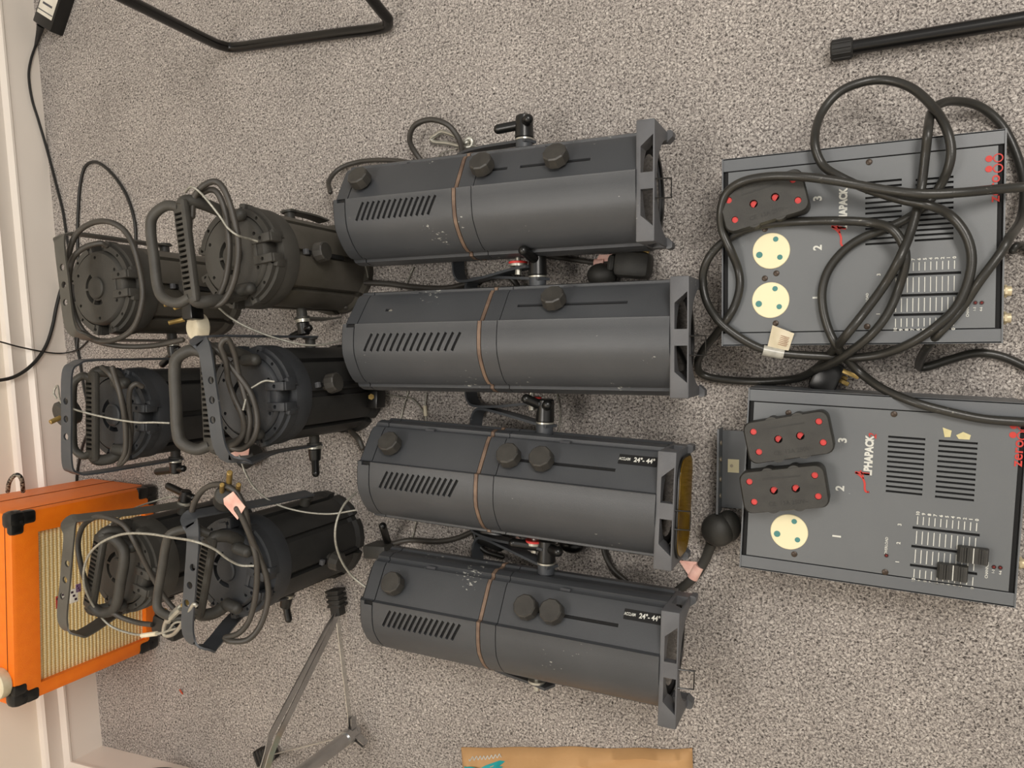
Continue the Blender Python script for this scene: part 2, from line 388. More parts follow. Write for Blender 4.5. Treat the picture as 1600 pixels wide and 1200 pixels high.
def profile_light(label, rearpx, frontpx, L, roll, gask, knobs, slots, lever, gel=False, hole=None, text_at=None, wire=True, redcap=True):
    a, b = P(*rearpx, .1), P(*frontpx, .1); d = (b-a); d.z = 0; rz = math.atan2(d.y, d.x)
    # rear top edge seen at z=.19: keep the axis line through both ends
    top = P(*rearpx, .19); u = Vector((math.cos(rz), math.sin(rz), 0))
    org = Vector((a.x, a.y, 0)); org = org+u*((top-org).dot(u))
    t = thing('profile_spotlight', label, 'stage light', org, rz, 'long profile spotlights lying in a row')
    inv = TM[t.name].inverted(); S = section(roll)
    c0, c1 = .034, L-.028
    def sx(px, py, z=.17): return (inv @ P(px, py, z)).x
    # rear cap
    g = G(); g.prism(S, AX, .010, c0-.001, 1, 1); g.prism(S, AX, 0, .010, .86, 1.0)
    cap = sub(g.done('rear_cap', paint, t), t)
    # latch notch on the cap
    th = math.radians(72+roll); nv = Vector((0, math.cos(th), math.sin(th)))
    tv = Vector((0, -math.sin(th), math.cos(th)))
    cc = Vector((0, 0, .1))+nv*.0895
    R_ = Matrix((Vector((1, 0, 0)), tv, nv)).transposed()
    g = G(); g.box(cc+Vector((c0-.009, 0, 0))+tv*.0, (.016, .007, .012), R_); cut(cap, g)
    g = G(); g.cyl(cc+Vector((c0-.006, 0, 0))-nv*.006, cc+Vector((c0-.006, 0, 0))-nv*.002, .003, n=10); g.done('latch_screw', steel, cap)
    # lamp house
    g = G(); g.prism(S, AX, c0+.001, gask-.0072)
    house = sub(g.done('lamp_house', paint, t), t)
    # slanted vents on the top panel
    th = math.radians(90+roll*.35); nv = Vector((0, math.cos(th), math.sin(th))); tv = Vector((0, math.sin(th), -math.cos(th)))
    g = G(); cs = nv*.0915+Vector((0, 0, .1)); x0 = c0+.030; x1 = gask-.045
    for i in range(14):
        xx = x0+(x1-x0)*i/13
        R0 = Matrix((Vector((1, 0, 0)), tv, nv)).transposed()
        R0 = R0 @ Matrix.Rotation(math.radians(62), 3, 'Z')
        g.box(cs+Vector((xx, 0, 0))-tv*.002, (.034, .0049, .022), R0)
    cut(house, g)
    # dark core seen in the gaps
    g = G(); g.prism(S, AX, .006, c1, .955, .955); g.done('inner_tube', seam, t)
    g = G(); g.prism(S, AX, gask-.0062, gask-.0005, 1.002, 1.002); g.done('gasket', copper, t)
    g = G(); g.prism(S, AX, gask+.0010, gask+.028, .998, .998); g.done('collar', paint, t)
    g = G(); g.prism(S, AX, gask+.0295, c1); barrel = sub(g.done('lens_barrel', paint, t), t)
    # knob panel: slots and knobs
    th = math.radians(48+roll); nv = Vector((0, math.cos(th), math.sin(th))); tv = Vector((0, math.sin(th), -math.cos(th)))
    R_ = Matrix((Vector((1, 0, 0)), tv, nv)).transposed(); cK = Vector((0, 0, .1))+nv*.0800
    if slots:
        g = G()
        for (pa, pb) in slots:
            s0, s1 = sx(*pa), sx(*pb); g.box(cK+Vector(((s0+s1)/2, 0, 0)), (s1-s0, .0055, .016), R_)
        cut(barrel, g)
    if hole:
        g = G(); h = sx(*hole); g.box(cK+Vector((h, 0, 0)), (.014, .006, .016), R_); cut(house, g)
        g = G(); g.cyl(cK+Vector((h+.002, 0, 0))-nv*.004, cK+Vector((h+.002, 0, 0)), .0035, n=10); g.done('screw', steel, house)
    for kp in knobs:
        h = sx(*kp); par = house if h < gask else barrel
        g = G(); p = cK+Vector((h, 0, 0)); g.cyl(p-nv*.002, p+nv*.007, .012, n=18); g.cyl(p+nv*.006, p+nv*.026, .0202, .0192, n=10, bev=.002)
        g.done('knob', knobm, par, smooth=20)
    # pop marks: small rectangular windows along the ridge
    th2 = math.radians(20+roll); n2 = Vector((0, math.cos(th2), math.sin(th2)))
    for xx in (c0+.09, gask+.13):
        g = G(); g.box(Vector((xx, 0, .1))+n2*.0895, (.017, .004, .003), Matrix((Vector((1, 0, 0)), Vector((0, -n2.z, n2.y)), n2)).transposed()); g.done('window_plate', cast, t)
    # colour frame holder
    g = G(); hw = .0885; fx = (c1+L)/2
    g.box((fx, 0, .138), (L-c1, 2*hw, .101), bev=.002)
    fr = sub(g.done('colour_frame_holder', cast, t), t)
    g = G(); g.cyl((c1-.01, 0, .1), (L+.01, 0, .1), .0758, n=48)
    for q in range(4):
        Rq = Matrix.Translation((0, 0, .1)) @ Matrix.Rotation(q*PI/2, 4, 'X')
        for sgn in (-1, 1):
            poly = [(c1+.007, sgn*.012), (L-.0025, sgn*.012), (L-.0025, sgn*.066), (c1+.007, sgn*.050)]
            if sgn > 0: poly = poly[::-1]
            g.prism(poly, Rq, .05, .1)
    cut(fr, g)
    for (yy, zz) in ((hw-.006, .1), (-hw+.006, .1)):
        s = 1 if yy > 0 else -1
        g = G(); g.prism([(0, -.010*s), (.009, -.002*s), (.009, .006*s), (.006, .008*s), (0, .008*s)][::s], Matrix.Translation((L-.001, yy, zz-.011)), 0, .02)
        g.done('corner_lug', cast, fr)
    g = G(); g.lathe([(.0735, c1-.004), (.0735, c1-.002), (.05, c1+.001), (.0, c1+.002)], Matrix(((0, 0, 1, 0), (1, 0, 0, 0), (0, 1, 0, .1), (0, 0, 0, 1))), 40)
    g.done('lens', glass, t)
    g = G()
    for i in range(2): xx = c1+.0005+i*.0016; g.lathe([(.0738, xx), (.0738, xx+.0012), (.0715, xx+.0012), (.0715, xx)], Matrix(((0, 0, 1, 0), (1, 0, 0, 0), (0, 1, 0, .1), (0, 0, 0, 1))), 40, closed=True)
    g.done('baffle_ring', blackp, t)
    g = G(); g.lathe([(.0790, c1-.004), (.0790, c1+.0035), (.0745, c1+.0035), (.0745, c1-.004)], AXR, 48, closed=True); g.done('lens_tube', blackp, t)
    if gel:
        g = G(); g.prism([(a_, b_+.032) for a_, b_ in rrect(.15, .09, .03)], AX, L+.004, L+.0048); gl = g.done('colour_gel', amber, t); gl['label'] = 'amber colour gel slipped into the front holder'
        g = G(); g.prism([(a_, b_+.032) for a_, b_ in rrect(.156, .095, .03)], AX, L+.0012, L+.0038); rim = g.done('gel_frame', blackp, t)
    if wire:
        g = G(); y0 = -.012
        g.tube([(L-.004, y0-.014, .185), (L+.022, y0-.014, .178), (L+.022, y0+.014, .178), (L-.004, y0+.014, .185)], .0014, n=6, k=1)
        g.done('wire_clip', blackp, fr)
    # yoke: runs back from the pivots and passes under the body
    sp = lever['s']; g = G(); ry = .1015; rn = .107; fl = .013; xe = sp-.172
    g.strap([(sp+.014, ry, .105), (sp-.02, ry+.003, .09), (sp-.09, ry+fl*.8, .058), (xe+.028, ry+fl, .030), (xe+.008, ry+fl*.5, .021), (xe, ry-.02, .0185), (xe, 0, .018), (xe, -rn+.02, .0185), (xe+.008, -rn-fl*.5, .021), (xe+.028, -rn-fl, .030), (sp-.09, -rn-fl*.8, .058), (sp-.02, -rn-.002, .09), (sp+.014, -rn, .105)], (-.44, 0, .9), .026, .0045)
    yk = sub(g.done('yoke', strapm, t), t)
    g = G(); g.cyl((sp, .088, .1), (sp, .1045, .1), .0145, n=20); g.done('pivot', strapm, yk); g = G(); g.cyl((sp, .1045, .1), (sp, .1072, .1), .0155, n=24); g.done('washer', steel, yk)
    g = G(); g.cyl((sp, .1072, .1), (sp, .146, .1), .0160, .0145, n=24, bev=.002)
    la, lb = lever['a'], lever['b']; pc = Vector((sp, .132, .1))
    g.tube([pc, pc+Vector(la)*.5, pc+Vector(la)], .0084, n=12, k=2, round_ends=True); g.tube([pc, pc+Vector(lb)], .0088, n=12, k=1, round_ends=True)
    g.done('clamp_handle', blackp, yk)
    g = G(); g.cyl((sp-.012, -.088, .1), (sp-.012, -.1045, .1), .005, n=12); g.cyl((sp-.012, -.1005, .1), (sp-.012, -.1045, .1), .0155, n=24); g.cyl((sp-.012, -.1045, .1), (sp-.012, -.119, .1), .0055, n=8); g.done('pivot_bolt', steel, yk)
    if redcap:
        g = G(); g.cyl((sp-.012, -.0965, .1), (sp-.012, -.1005, .1), .0165, n=28, bev=.001)
        o = g.done('pivot_cap', red, yk); o['label'] = 'red pivot washer'
    if text_at:
        th = math.radians(48+roll); nv = Vector((0, math.cos(th), math.sin(th))); tv = Vector((0, math.sin(th), -math.cos(th)))
        xx, sz = text_at; pl = Vector((xx, 0, .1))+nv*.0838+tv*.0195
        g = G(); g.box(pl, (.060, .016, .0012), Matrix((Vector((1, 0, 0)), tv, nv)).transposed()); lab = sub(g.done('beam_angle_label', seam, t), t)
        Rm = Matrix((Vector((1, 0, 0)), tv, nv)).transposed().to_4x4()
        text('ACCLAIM', .0068, None, white, lab, 'lettering', M=Matrix.Translation(pl+nv*.0007+Vector((-.0205, 0, 0))) @ Rm, sx=.62, bold=.0001)
        text('24°- 44°', .0108, None, white, lab, 'lettering', M=Matrix.Translation(pl+nv*.0007+Vector((.0105, 0, 0))) @ Rm, bold=.0003, sx=.9)
    return t
p1 = profile_light('grey long spotlight farthest from the paper bag, cable loop and silver hook beside it',
    (515, 345), (1022, 300), .579, 9, .252, [(567, 285), (757, 262), (872, 248)], [((735, 266), (792, 262)), ((812, 259), (922, 245))],
    dict(s=.335, a=(-.046, -.004, .004), b=(.014, .002, .016)))
p2 = profile_light('grey long spotlight with just one round knob, second from the top of the photo',
    (528, 535), (1078, 528), .616, 0, .282, [(865, 457)], [((805, 466), (978, 457))],
    dict(s=.345, a=(-.004, .012, .050), b=(.0, -.004, -.014)), hole=(603, 471))
p3 = profile_light('slate-grey profile spotlight holding an amber gel in its front frame',
    (552, 723), (1053, 781), .568, 5, .246, [(612, 693), (797, 718), (848, 720)], [((785, 713), (960, 738))],
    dict(s=.325, a=(-.026, .014, .022), b=(.010, .006, .016)), gel=True, text_at=(.502, 1))
p4 = profile_light('slate-grey profile spotlight nearest the brown paper bag, with a readable black beam angle label',
    (557, 920), (1060, 1013), .572, 8, .246, [(618, 912), (825, 960), (865, 968)], [((815, 955), (965, 990))],
    dict(s=.325, a=(-.056, .004, .014), b=(.026, 0, .014)), redcap=False, text_at=(.510, 1))

# ------------------------------------------------------------------ zoom spotlights standing on their lens ends
def oct_section(r, ribs=True):
    pts = []
    for k in range(8):
        a0 = 22.5+k*45
        for da, rr in ((-18.9, r*.985), (-8, r*1.0), (8, r*1.0), (18.3, r*.985), (18.9, r*.885), (25.6, r*.885)):
            t = math.radians(a0+da); pts.append((rr*math.cos(t), rr*math.sin(t)))
    return pts
def zoom_light(label, cappx, H, rot, bodym, cm, yoke=None, bar=None, loop=None, knob=None, clampside=-1, clampa=(0, -.02, 0), bolt=True, pz=.14, clamp_z=None):
    c = P(*cappx, H); t = thing('standing_spotlight', label, 'stage light', (c.x, c.y, 0), rot, 'short spotlights standing on their lens ends')
    I = Matrix.Identity(4); S = oct_section(.086)
    g = G(); g.prism(S, I, .012, H-.062); body = sub(g.done('body', bodym, t), t)
    g = G(); g.prism(S, I, .0, .014, 1.07, 1.07); g.prism(S, I, .014, .022, 1.07, 1.0); fl = g.done('front_flange', bodym, t)
    # shoulder collar with four moulded arc blocks round the cap
    g = G(); g.lathe([(.0, H-.066), (.0885, H-.066), (.0892, H-.062), (.0885, H-.040), (.085, H-.030), (.0, H-.030)], n=64); col = sub(g.done('rear_collar', cm, t), t)
    for k in range(4):
        mid = 45+k*90; g = G(); n = 9
        for (r0, r1, z0, z1, hw_) in ((.073, .0895, H-.032, H-.014, 33), (.0725, .083, H-.016, H-.005, 27)):
            aa = [math.radians(mid-hw_+2*hw_*i/n) for i in range(n+1)]
            g.prism([(r1*math.cos(q), r1*math.sin(q)) for q in aa]+[(r0*math.cos(q), r0*math.sin(q)) for q in aa[::-1]], I, z0, z1)
        for da in (-28, 28):
            q = math.radians(mid+da); R0 = Matrix.Rotation(q, 3, 'Z'); g.box((.081*math.cos(q), .081*math.sin(q), H-.018), (.020, .013, .022), R0, bev=.0025)
        br = sub(g.done('clip_block', cm, col), t)
        g = G()
        for da in (-28, 0, 28):
            q = math.radians(mid+da); rr = .081 if da else .078; g.cyl((rr*math.cos(q), rr*math.sin(q), H-.012), (rr*math.cos(q), rr*math.sin(q), H+.01), .0030, n=10)
        cut(br, g)
    # cap disc with C-shaped opening
    g = G(); g.lathe([(.0, H-.03), (.068, H-.03), (.0715, H-.012), (.070, H-.004), (.066, H), (.0, H)], n=56); cap = sub(g.done('rear_cap', cm, t), t)
    g = G(); n = 10
    for (a0, a1) in ((120, 176), (184, 240), (246, 290)):
        inner = [(.024*math.cos(math.radians(a0+(a1-a0)*i/n)), .024*math.sin(math.radians(a0+(a1-a0)*i/n))) for i in range(n+1)]
        outer = [(.0325*math.cos(math.radians(a0+(a1-a0)*i/n)), .0325*math.sin(math.radians(a0+(a1-a0)*i/n))) for i in range(n+1)]
        g.prism(outer+inner[::-1], I, H-.012, H+.01)
    for k in range(6):
        a = math.radians(30+60*k); g.cyl((.058*math.cos(a), .058*math.sin(a), H-.006), (.058*math.cos(a), .058*math.sin(a), H+.01), .0032, n=10)
    cut(cap, g)
    g = G(); g.lathe([(.0, H), (.0205, H), (.0205, H+.004), (.018, H+.006), (.0, H+.006)], n=32); g.done('cap_boss', cm, cap)
    # latch lugs that hold the cap, on the side towards the room
    g = G()
    for s in (-1, 1):
        g.box((.066, s*.0175, H+.0005), (.040, .015, .009), bev=.002); g.box((.083, s*.0175, H-.012), (.010, .015, .026), bev=.002)
    g.box((.050, 0, H-.001), (.008, .044, .007), bev=.0015)
    lt = sub(g.done('cap_latch', cm, cap), t)
    g = G()
    for s in (-1, 1): g.cyl((.066, s*.0175, H), (.066, s*.0175, H+.02), .0034, n=12)
    cut(lt, g)
    # focus knob on the side with its slide
    if knob:
        ka, kz = math.radians(knob[0]), knob[1]; kn = Vector((math.cos(ka), math.sin(ka), 0)); R0 = Matrix.Rotation(ka, 3, 'Z')
        g = G(); g.box(kn*.086+Vector((0, 0, kz-.03)), (.004, .007, .11), R0); g.done('slide_slot', seam, body)
        g = G(); g.cyl(kn*.084+Vector((0, 0, kz)), kn*.094+Vector((0, 0, kz)), .011, n=18); g.cyl(kn*.093+Vector((0, 0, kz)), kn*.113+Vector((0, 0, kz)), .0185, .0175, n=12, bev=.002); g.done('knob', knobm, body, smooth=20)
        g = G(); g.box(kn*.088+Vector((0, 0, kz+.026)), (.008, .01, .008), R0, bev=.001); g.done('slide_pointer', cast, body)
    # pivots and yoke
    for s in (-1, 1):
        g = G(); g.cyl((0, s*.084, pz), (0, s*.1, pz), .010, n=14); g.cyl((0, s*.1, pz), (0, s*.104, pz), .014, n=18); g.done('pivot', mattep, body)
    if yoke:
        zt, m, dx = yoke['z'], yoke.get('m', strapm), yoke.get('dx', 0)
        W = yoke.get('w', .105); g = G()
        side = Vector((1, 0, 0)); wdt = .026; tilt = yoke.get('tilt', 0)
        pts = [(0, W, pz-.01), (dx*.3, W, pz+(zt-pz)*.4), (dx*.8, W, zt-.04), (dx, W-.006, zt-.014), (dx+tilt*.35, W-.024, zt), (dx+tilt*.5, 0, zt+.001), (dx+tilt*.65, -W+.024, zt), (dx+tilt, -W+.006, zt-.014), (dx*.8+tilt*.8, -W, zt-.04), (dx*.3, -W, pz+(zt-pz)*.4), (0, -W, pz-.01)]
        g.strap(pts, side, wdt, .0035, k=6); yk = sub(g.done('yoke', m, t), t)
        g = G()
        for yy in (.032, 0, -.032): g.cyl((dx+tilt*.5, yy, zt-.02), (dx+tilt*.5, yy, zt+.02), .0062, n=16)
        cut(yk, g)
    else:
        yk = body
        W = .103
        for s in (-1, 1): g = G(); g.strap([(0, s*W, pz+.01), (0, s*W, .06), (0, s*(W-.004), .02)], (1, 0, 0), .026, .0035); g.done('yoke_arm', strapbr, t)
    # wing handle on one pivot
    s = clampside; y0 = s*.107
    g = G(); g.cyl((0, s*.105, pz), (0, s*.111, pz), .0135, n=20); g.done('washer', steel, yk)
    g = G(); g.cyl((0, s*.111, pz), (0, s*.135, pz), .0125, .011, n=20, bev=.002); pc = Vector((0, s*.127, pz)); ca = Vector(clampa)
    g.tube([pc, pc+ca], .0075, n=12, k=1, round_ends=True); g.tube([pc, pc-ca*.42], .007, n=12, k=1, round_ends=True); g.done('wing_handle', blackp, yk)
    # slotted carrying bar
    if bar:
        bx, bz, by, bl = bar; g = G()
        g.box((bx, by, bz), (.028, bl-.018, .013), bev=.005); g.box((bx+.003, by, bz), (.022, bl, .014), bev=.006)
        for s in (-1, 1):
            g.tube([(bx, by+s*(bl/2-.012), bz), (bx+.004, by+s*(bl/2-.002), bz-.008), (bx+.014, by+s*(bl/2-.004), bz-.03), (bx+.02, by+s*(bl/2-.018), H-.005)], .0105, n=12, k=4)
        hd = sub(g.done('handle', handlem, t), t)
        g = G()
        for i in range(15): g.box((bx-.002, by+(i-7)*bl*.051, bz), (.016, .0046, .03), bev=0)
        cut(hd, g)
        for s in (-1, 1):
            g = G(); p = Vector((bx+.028, by+s*(bl/2-.022), H+.012)); g.tube([p, p+Vector((.02, 0, -.002))], .0105, n=14, k=1, round_ends=True); g.done('cable_gland', mattep, cap)
    if loop:
        lx, lz, lw, lr = loop; sx_ = 1 if lx > bar[0] else -1; bx = bar[0]; by = bar[2]; h = lw/2
        g = G(); g.tube([(bx+sx_*.004, by+h-.006, bar[1]), (bx+(lx-bx)*.45, by+h, (bar[1]+lz)/2), (bx+(lx-bx)*.85, by+h-.012, lz), (lx, by+h-.035, lz), (lx, by, lz), (lx, by-h+.035, lz), (bx+(lx-bx)*.85, by-h+.012, lz), (bx+(lx-bx)*.45, by-h, (bar[1]+lz)/2), (bx+sx_*.004, by-h+.006, bar[1])], lr, n=14, k=6)
        g.done('handle_loop', handlem, t)
    return t, c
HZ = .285
A_, ac = zoom_light('dusty brown-black standing spotlight with a slotted handle, touching the topmost long spotlight',
    (365, 400), HZ, math.radians(8), olive, capm, bar=(-.012, .375, 0, .17), loop=(-.075, .385, .16, .0085), knob=(0, .175), clampa=(-.040, -.006, -.012), pz=.125)
B_, bc = zoom_light('black standing spotlight behind the one-knob long spotlight, holed grey strap over its top',
    (385, 620), HZ, math.radians(2), black_body, capdk, yoke=dict(z=.372, dx=-.030, tilt=.085), bar=(-.016, .352, .0, .17), loop=(-.070, .372, .165, .0098), knob=(10, .175), clampa=(.01, -.03, .012), pz=.11)
C_, cc_ = zoom_light('black standing spotlight beside the chrome tripod, silver hook clipped in its strap',
    (355, 890), HZ, math.radians(-14), black_body, capdk, yoke=dict(z=.372, dx=-.036, tilt=.085, w=.108), bar=(-.004, .335, .0, .15), loop=(-.062, .372, .165, .0075), knob=(3, .105), clampa=(.014, -.028, .0), pz=.10)
D_, dc = zoom_light('brownish standing spotlight nearest the power adapter, big cable ring over its round cap',
    (152, 450), HZ, math.radians(5), olive, capm, yoke=dict(z=.355, dx=-.008, tilt=.03, m=strapbr, w=.1), knob=(0, .16), clampa=(-.034, -.02, 0), pz=.12)
E_, ec = zoom_light('black standing spotlight by the skirting, slotted handle seen through its strap, one-pin plug behind',
    (178, 648), HZ, math.radians(-2), black_body, capdk, yoke=dict(z=.378, dx=.0, m=strapm, tilt=-.004), bar=(-.006, .325, 0, .17), loop=(-.04, .34, .15, .007), clampa=(-.052, -.010, 0), pz=.14)
F_, fc = zoom_light('black standing spotlight right in front of the orange amplifier grille, tube loop over its cap',
    (185, 888), HZ, math.radians(-15), black_body, capm, yoke=dict(z=.382, dx=-.045, m=strapbr, tilt=.062, w=.105), bar=(-.012, .325, 0, .165), loop=(.045, .315, .15, .0095), clampside=1, clampa=(-.05, .0, 0), pz=.15)

# ------------------------------------------------------------------ dimmer packs
ZP = .11
def dimmer(label, corners, which):
    q = [P(*c, ZP) for c in corners]; ctr = sum(q, Vector())/4
    d = ((q[1]-q[0]).normalized()+(q[2]-q[3]).normalized()); rz = math.atan2(d.y, d.x)
    LL = ((q[1]-q[0]).length+(q[2]-q[3]).length)/2; WW = ((q[3]-q[0]).length+(q[2]-q[1]).length)/2
    t = thing('dimmer_pack', label, 'dimmer pack', (ctr.x, ctr.y, 0), rz, 'blue-grey control boxes')
    inv = TM[t.name].inverted()
    f = lambda px, py, z=ZP: inv @ P(px, py, z)
    hx, hy = LL/2, WW/2; tf = .019
    g = G(); g.box((0, 0, (ZP-.004)/2+.002), (LL-.006, WW-.006, ZP-.008)); g.done('inner_chassis', seam, t, smooth=0)
    for s, nm in ((1, 'side_panel'), (-1, 'side_panel')):
        g = G(); g.box((0, s*(hy-.001), ZP/2), (LL-.002, .002, ZP)); g.box((0, s*(hy-tf/2), ZP-.001), (LL-.002, tf, .002), bev=.0006); g.done(nm, packedge, t, smooth=0)
    g = G(); g.box((0, 0, ZP-.002), (LL-.018, WW-2*tf-.003, .0025)); top = sub(g.done('top_panel', packpaint, t), t)
    for s in (-1, 1):
        g = G(); g.box((s*(hx-.001), 0, ZP/2+.0008), (.002, WW, ZP+.0016)); g.done('end_plate', packedge, t, smooth=0)
    zt = ZP-.0006
    # feature positions from the second pack's own panel
    V = FE[which]
    cg = G()
    for (xa, ya, xb, yb, n) in V['vents']:       # corners of first and last slots (px)
        a0, a1 = f(*xa), f(*ya); b0, b1 = f(*xb), f(*yb)
        for i in range(n):
            s = i/(n-1); p0 = a0.lerp(b0, s); p1 = a1.lerp(b1, s); m = (p0+p1)/2
            cg.box((m.x, m.y, ZP-.002), (abs(p1.x-p0.x), .0030, .008))
    fs = []
    for (pa, pb) in V['faders']:
        a, b = f(*pa), f(*pb); m = (a+b)/2; cg.box((m.x, m.y, ZP-.002), (abs(b.x-a.x), .0036, .008)); fs.append((a, b))
    cut(top, cg)
    for (pc, rot) in V['sockets']:
        c = f(*pc); g = G(); g.cyl((c.x, c.y, zt-.002), (c.x, c.y, zt+.0016), .0262, n=48, bev=.0008); so = sub(g.done('socket', cream, t), t)
        for (dx, dy, r) in ((.0063, .0165, .0038), (-.0165, -.005, .0046), (.0122, -.0100, .0038)):
            g = G(); g.cyl((c.x+dx, c.y+dy, zt+.0012), (c.x+dx, c.y+dy, zt+.0021), r, n=20); g.done('shutter', teal, so)
    for sp in V['screws']:
        c = f(*sp); g = G(); g.lathe([(.0, zt-.001), (.0042, zt-.001), (.0042, zt+.0008), (.003, zt+.0016), (.0, zt+.0016)], Matrix.Translation((c.x, c.y, 0)), 16); g.done('screw', mat('bronzed_screw', '4a3f36', .4, .5), t)
    for n_, pp in V['nums']: c = f(*pp); text(n_, .0155, (c.x, c.y, zt+.0004), white, top, 'lettering', bold=.0005)
    lp, a_, two = V['name']
    c = f(*lp); text('LPHAPACK', .0142, (c.x, c.y, zt+.0004), white, top, 'lettering', bold=.0007, sx=.80)
    c = f(*two); text('2', .014, (c.x, c.y, zt+.0004), redink, top, 'lettering', bold=.0002, shear=.3)
    c = f(*a_); g = G(); z = zt+.0004
    # tall swash letter A lying along the panel
    o_ = lambda dx, dy: (lambda v: Vector((v.x, v.y, z)))(f(a_[0]+dx, a_[1]+dy))
    g.strap([o_(-15, -17), o_(-4, -15.5), o_(8, -14)], (0, 1, 0), .0034, .0004, k=2)
    g.strap([o_(-14, -17), o_(-4, -9), o_(0, 0), o_(0, 8), o_(2, 13), o_(7, 14)], (1, 0, .0), .0026, .0004)
    g.strap([o_(-7, -20), o_(-3, -13), o_(-2, -7)], (1, 0, 0), .0018, .0004); g.done('lettering', redink, top)
    # maker's mark: zero and two outlined eights built from rings
    la, lb = V['logo']; a, b = f(*la), f(*lb); dy = (b.y-a.y); x0 = (a.x+b.x)/2
    text('zero', .0185, (x0+.001, a.y+dy*.27, zt+.0004), redink, top, 'lettering', bold=.0002, sx=1.05)
    g = G()
    for yy in (.66, .86):
        for xx, rr in ((.0045, .0058), (-.0058, .0042)):
            g.lathe([(rr, zt), (rr, zt+.0005), (rr-(.0015 if xx > 0 else .0041), zt+.0005), (rr-(.0015 if xx > 0 else .0041), zt)], Matrix.Translation((x0+xx, a.y+dy*yy, 0)), 24, closed=True)
    g.done('lettering', redink, top)
    # fader scale: eleven ticks beside every slot
    tk = G(); (a0, a1), = [V['ticks']]; ta, tb = f(*a0), f(*a1)
    ys = sorted([(p[0].y+p[1].y)/2 for p in fs]); sp_ = (ys[2]-ys[0])/2
    yr = [(ys[0]-.0165, ys[0]-.005), (ys[0]+.004, ys[1]-.004), (ys[1]+.004, ys[2]-.004), (ys[2]+.005, ys[2]+.0165)]
    for i in range(11):
        x = ta.x+(tb.x-ta.x)*i/10
        for (u, v) in yr: tk.box((x, (u+v)/2, zt+.0003), (.0011, v-u, .0005))
    tk.done('tick_marks', white, top, smooth=0)
    for i in range(11):
        x = ta.x+(tb.x-ta.x)*i/10
        for yy in (yr[0][0]-.004, yr[3][1]+.004): text(str(10-i), .0058, (x, yy, zt+.0004), white, top, 'lettering', bold=.0002)
    for i in range(3): text(str(i+1), .0066, (ta.x-.0215, ys[i]+.002, zt+.0004), white, top, 'lettering', bold=.0002)
    for n_, pp, s_ in V['texts']: c = f(*pp); text(n_, s_, (c.x, c.y, zt+.0004), white, top, 'lettering', bold=.0001)
    for pp in V['leds']:
        c = f(*pp); g = G(); g.cyl((c.x, c.y, zt), (c.x, c.y, zt+.0008), .0027, n=14); le = sub(g.done('indicator', mat('dark_red_led', '3a1414', .3), t), t)
        g = G(); g.ball((c.x, c.y, zt+.0006), .0014); g.done('lens_dome', mat('led_red', '8a2a26', .2), le)
    for (pp, k) in V.get('knobs', []):
        c = f(*pp, ZP+.012); g = G(); y = ys[k]
        xs = [-.0185, -.016, -.006, -.0015, .0015, .006, .016, .0185]; hs = [.006, .016, .0125, .0125, .0125, .0125, .016, .006]
        n = len(xs); vs = []
        for yy, q_ in ((y-.0105, .92), (y+.0105, .92)):
            vs += [(c.x+a, yy, zt+b) for a, b in zip(xs, hs)]+[(c.x+.0165, yy, zt+.002), (c.x-.0165, yy, zt+.002)]
        m = n+2
        g._add([Vector(v) for v in vs], [list(range(m)), list(reversed(range(m, 2*m)))]+[[i, (i+1) % m, m+(i+1) % m, m+i] for i in range(m)])
        for i in (-13, -10, -7, 7, 10, 13): g.box((c.x+i*.001, y, zt+.0143), (.0012, .0205, .003))
        kn = sub(g.done('fader_knob', mattep, t, smooth=20), t)
        g = G(); g.box((c.x, y, zt+.0129), (.0012, .0208, .0008)); g.done('pointer_line', white, kn, smooth=0)
    for pp in V.get('jacks', []):
        c = f(*pp, ZP-.02); g = G(); g.cyl((hx, c.y, ZP-.018), (hx+.011, c.y, ZP-.018), .0065, n=18); g.cyl((hx+.003, c.y, ZP-.018), (hx+.006, c.y, ZP-.018), .0085, n=6); g.done('jack_socket', mat('cream_jack', 'd8c8a4', .4, .3), t)
    for pts in V.get('chips', []):
        cs = [f(*p) for p in pts]; g = G(); g._add([Vector((c.x, c.y, zt+.0005)) for c in cs]+[Vector((c.x, c.y, zt-.0005)) for c in cs], [list(range(len(cs))), list(reversed(range(len(cs), 2*len(cs))))]+[[i, (i+1) % len(cs), len(cs)+(i+1) % len(cs), len(cs)+i] for i in range(len(cs))])
        g.done('label_scrap', chip, top)
    return t
